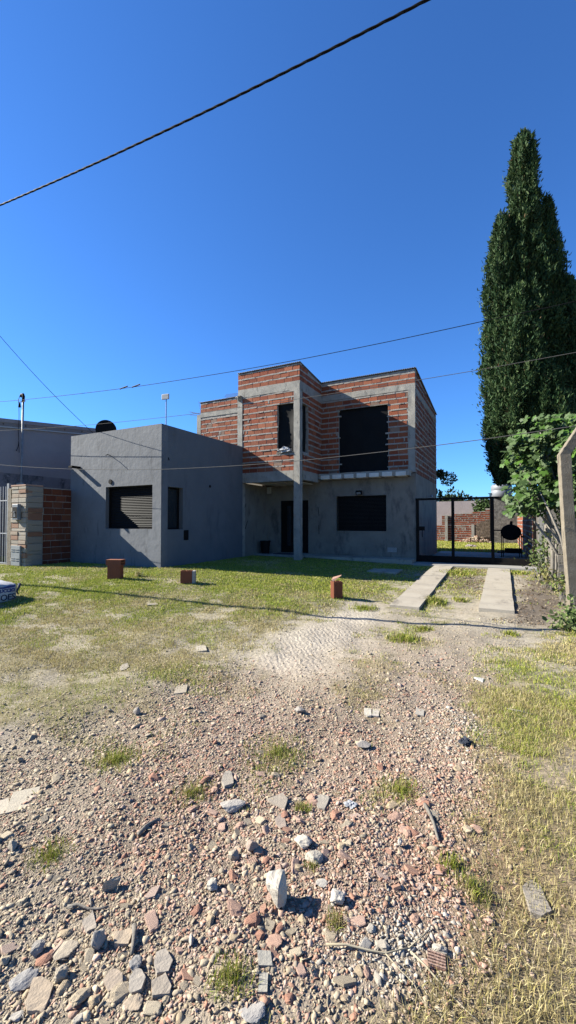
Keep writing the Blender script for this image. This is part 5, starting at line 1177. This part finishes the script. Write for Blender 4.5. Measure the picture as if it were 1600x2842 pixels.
# shaded masonry right of the gate
mb = MB(); mb.box(.96, 1.12, 14.7, 14.95, 0, 2.25); tag(mb.build('gate_pier', M['concrete']), 'dark shaded pier at the hinge side of the black gate', 'pier')
mb = MB(); mb.box(1.16, 3.6, 14.75, 14.9, 0, 2.0); tag(mb.build('plank_fence', M['wood']), 'grey shaded fence panel behind the fig tree', 'fence')
def weed(u_, v_, yy, sx, sz, nn, lab, cols=None, ls=(.05, .10)):
    p = onY(u_, v_, yy); P = p+np.stack([RNG.normal(0, sx, nn), RNG.normal(0, .18, nn), RNG.normal(0, sz, nn)], -1); P[:, 2] = np.maximum(P[:, 2], H(P[:, 0], P[:, 1])+.02)
    d = RNG.normal(0, 1, (nn, 3)); d /= np.linalg.norm(d, axis=1)[:, None]; cols = cols or [(.14, .21, .06), (.19, .26, .08), (.26, .31, .12)]
    c_ = np.array(cols)[RNG.integers(0, 3, nn)]*RNG.uniform(.8, 1.2, (nn, 1)); gz = float(H(p[0], yy))
    o = empty('weed_shrub', (p[0], yy, gz), lab, 'shrub'); bulk('foliage', [leafcloud(P, d, RNG.uniform(*ls, nn), c_, 1.7, .3, .9)], M['leaf'], o)
    mb = MB()
    for i in range(7): q_ = P[i]; mb.tube([(p[0]+.04*i-.12, yy, gz-.03), (p+q_)/2, q_], [.008, .006, .003], 5)
    mb.build('stem', M['figbark'], o)
weed(1502, 1556, 11.6, .17, .13, 230, 'leafy green weed at the fence foot just beside the gate')
weed(1520, 1520, 11.2, .14, .22, 260, 'climbing green weed twining around the wooden stakes')
weed(1560, 1440, 10.9, .16, .32, 260, 'tall leafy shoots between the stakes and concrete post')
weed(1522, 1590, 10.9, .14, .12, 160, 'yellowing weed low among the stakes', [(.36, .33, .12), (.24, .28, .09), (.42, .36, .18)])
weed(1568, 1620, 9.3, .14, .10, 170, 'yellow green weed at the foot of the grey boards', [(.30, .32, .10), (.22, .28, .08), (.40, .36, .16)])
weed(1600, 1735, 7.6, .16, .09, 240, 'green weed clump at the foot of the concrete post')
weed(1598, 1700, 8.3, .12, .12, 170, 'dark leafy weed close behind the concrete post')

# ================================================================== overhead cables
def wire(pts, Y0, rad, m, name, lab, ext=1.5, n=60, twist=False):
    P = [onY(u, v, Y0) for u, v in pts]; P = sorted(P, key=lambda p: p[0]); xs = np.array([p[0] for p in P]); zs = np.array([p[2] for p in P])
    co = np.polyfit(xs, zs, 2); X_ = np.linspace(xs[0]-ext, xs[-1]+ext, n); Zl = np.interp(X_, xs, zs); Zf = np.polyval(co, X_)
    Zm = Zf+np.where((X_ > xs[0]) & (X_ < xs[-1]), (Zl-Zf)*.35, 0); mb = MB()
    if twist:
        for s in range(3):
            Xt = np.linspace(xs[0]-ext, xs[-1]+ext, 420); Zt = np.interp(Xt, X_, Zm); ph = s*2.094
            mb.tube([(a_, Y0+rad*.45*math.cos(a_*13+ph), z_+rad*.45*math.sin(a_*13+ph)) for a_, z_ in zip(Xt, Zt)], rad*.55, 6)
    else: mb.tube(list(zip(X_, [Y0]*n, Zm)), rad, 6)
    return tag(mb.build(name, M[m], smooth=True), lab, 'cable')
wire([(0, 570), (300, 437), (600, 297), (900, 146), (1185, 0)], 3.8, .0145, 'wire', 'power_cable', 'thick black twisted power cable crossing high overhead', ext=6, twist=True)
SP = np.array([G(u, v) for u, v in ((0, 1620), (130, 1627), (276, 1641), (441, 1663), (560, 1680), (770, 1697), (938, 1712), (1103, 1723), (1324, 1736), (1600, 1752))]); pf = np.polyfit(SP[:, 0], SP[:, 1], 2)
Xc = np.linspace(-14, 3.5, 50); ts_ = np.array((-6.5, -2.0, 4.13))/4.13; hgt_ = 8.9
CC = [(x_+ts_[0]*hgt_, np.polyval(pf, x_)+ts_[1]*hgt_+.05*math.sin(x_*1.3), hgt_+.1) for x_ in Xc]; mb = MB(); mb.tube(CC, .055, 8)  # cable out of view, added and routed to cast the dark line on the ground
tag(mb.build('shadow_cable', M['wire'], smooth=True), 'unseen heavy cable added overhead so that its shadow falls across lawn and driveway', 'cable')
wire([(0, 1116), (66, 1108), (375, 1073), (662, 1029), (838, 998), (1103, 943), (1341, 889), (1600, 838)], 7.85, .007, 'wire', 'overhead_cable', 'upper thin black wire running from the service mast across the sky', ext=3)
wire([(0, 1195), (265, 1178), (545, 1149), (830, 1105), (1170, 1053), (1340, 1026), (1600, 978)], 7.6, .005, 'wirepale', 'overhead_cable', 'middle thin wire passing in front of the bare brick bay', ext=3)
wire([(0, 1291), (197, 1300), (448, 1303), (670, 1293), (828, 1280), (1153, 1243), (1346, 1219), (1600, 1181)], 7.4, .006, 'wirepale', 'overhead_cable', 'lowest pale wire crossing in front of both houses', ext=3)
a_ = onY(-60, 862, 6.5); b2 = onY(258, 1201, 8.9); mb = MB(); n = 24; mb.tube([a_+(b2-a_)*i/n-np.array((0, 0, .12*math.sin(math.pi*i/n))) for i in range(n+1)], .007, 6)
tag(mb.build('drop_wire', M['wire'], smooth=True), 'thin drop wire slanting down to the grey house parapet', 'cable')
mb = MB()
for x_, rz_ in ((344, 1076), (378, 1071)): p = onY(x_, rz_, 7.85); mb.tube([p-np.array((.14, 0, .015)), p+np.array((.14, 0, .02))], .017, 8); 
tag(mb.build('cable_splice', M['wirepale']), 'pair of pale splice sleeves on the upper thin wire', 'cable splice')

# ------------------------------------------------------------------ light, sky, camera
to_sun = Vector((-6.5, -2.0, 4.13)).normalized()
el = math.asin(to_sun.z); az = math.atan2(to_sun.x, to_sun.y)
w = bpy.data.worlds.new('World'); sc.world = w; w.use_nodes = True; nt = w.node_tree
sky = nt.nodes.new('ShaderNodeTexSky'); sky.sky_type = 'NISHITA'; sky.sun_disc = False; sky.sun_elevation = el; sky.sun_rotation = az
sky.air_density = 1.0; sky.dust_density = .15; sky.ozone_density = 3.5; sky.altitude = 300
bg = nt.nodes['Background']; bg.inputs['Strength'].default_value = .05
tint = nt.nodes.new('ShaderNodeMix'); tint.data_type = 'RGBA'; tint.blend_type = 'MULTIPLY'; tint.inputs['Factor'].default_value = 1; tint.inputs['B'].default_value = (.46, .88, 1.40, 1); nt.links.new(sky.outputs[0], tint.inputs['A']); nt.links.new(tint.outputs['Result'], bg.inputs[0])
L = bpy.data.lights.new('sun', 'SUN'); L.energy = 5.0; L.angle = R(.25); L.color = (1, .955, .84)
lo = bpy.data.objects.new('sun', L); COL.objects.link(lo); lo.rotation_euler = to_sun.to_track_quat('Z', 'Y').to_euler()
cam = bpy.data.cameras.new('camera'); co = bpy.data.objects.new('camera', cam); COL.objects.link(co); sc.camera = co
cam.sensor_fit = 'VERTICAL'; cam.sensor_height = 36; cam.sensor_width = 36*1600/2842; cam.lens = FPX*36/2842; cam.clip_start = .05; cam.clip_end = 2000
co.location = (0, 0, CZ); co.rotation_euler = (R(90)+PITCH, 0, YAW)
sc.view_settings.view_transform = 'Standard'; sc.view_settings.look = 'None'; sc.view_settings.gamma = 1; sc.view_settings.exposure = 1.76
sc.render.resolution_x = 576; sc.render.resolution_y = 1024
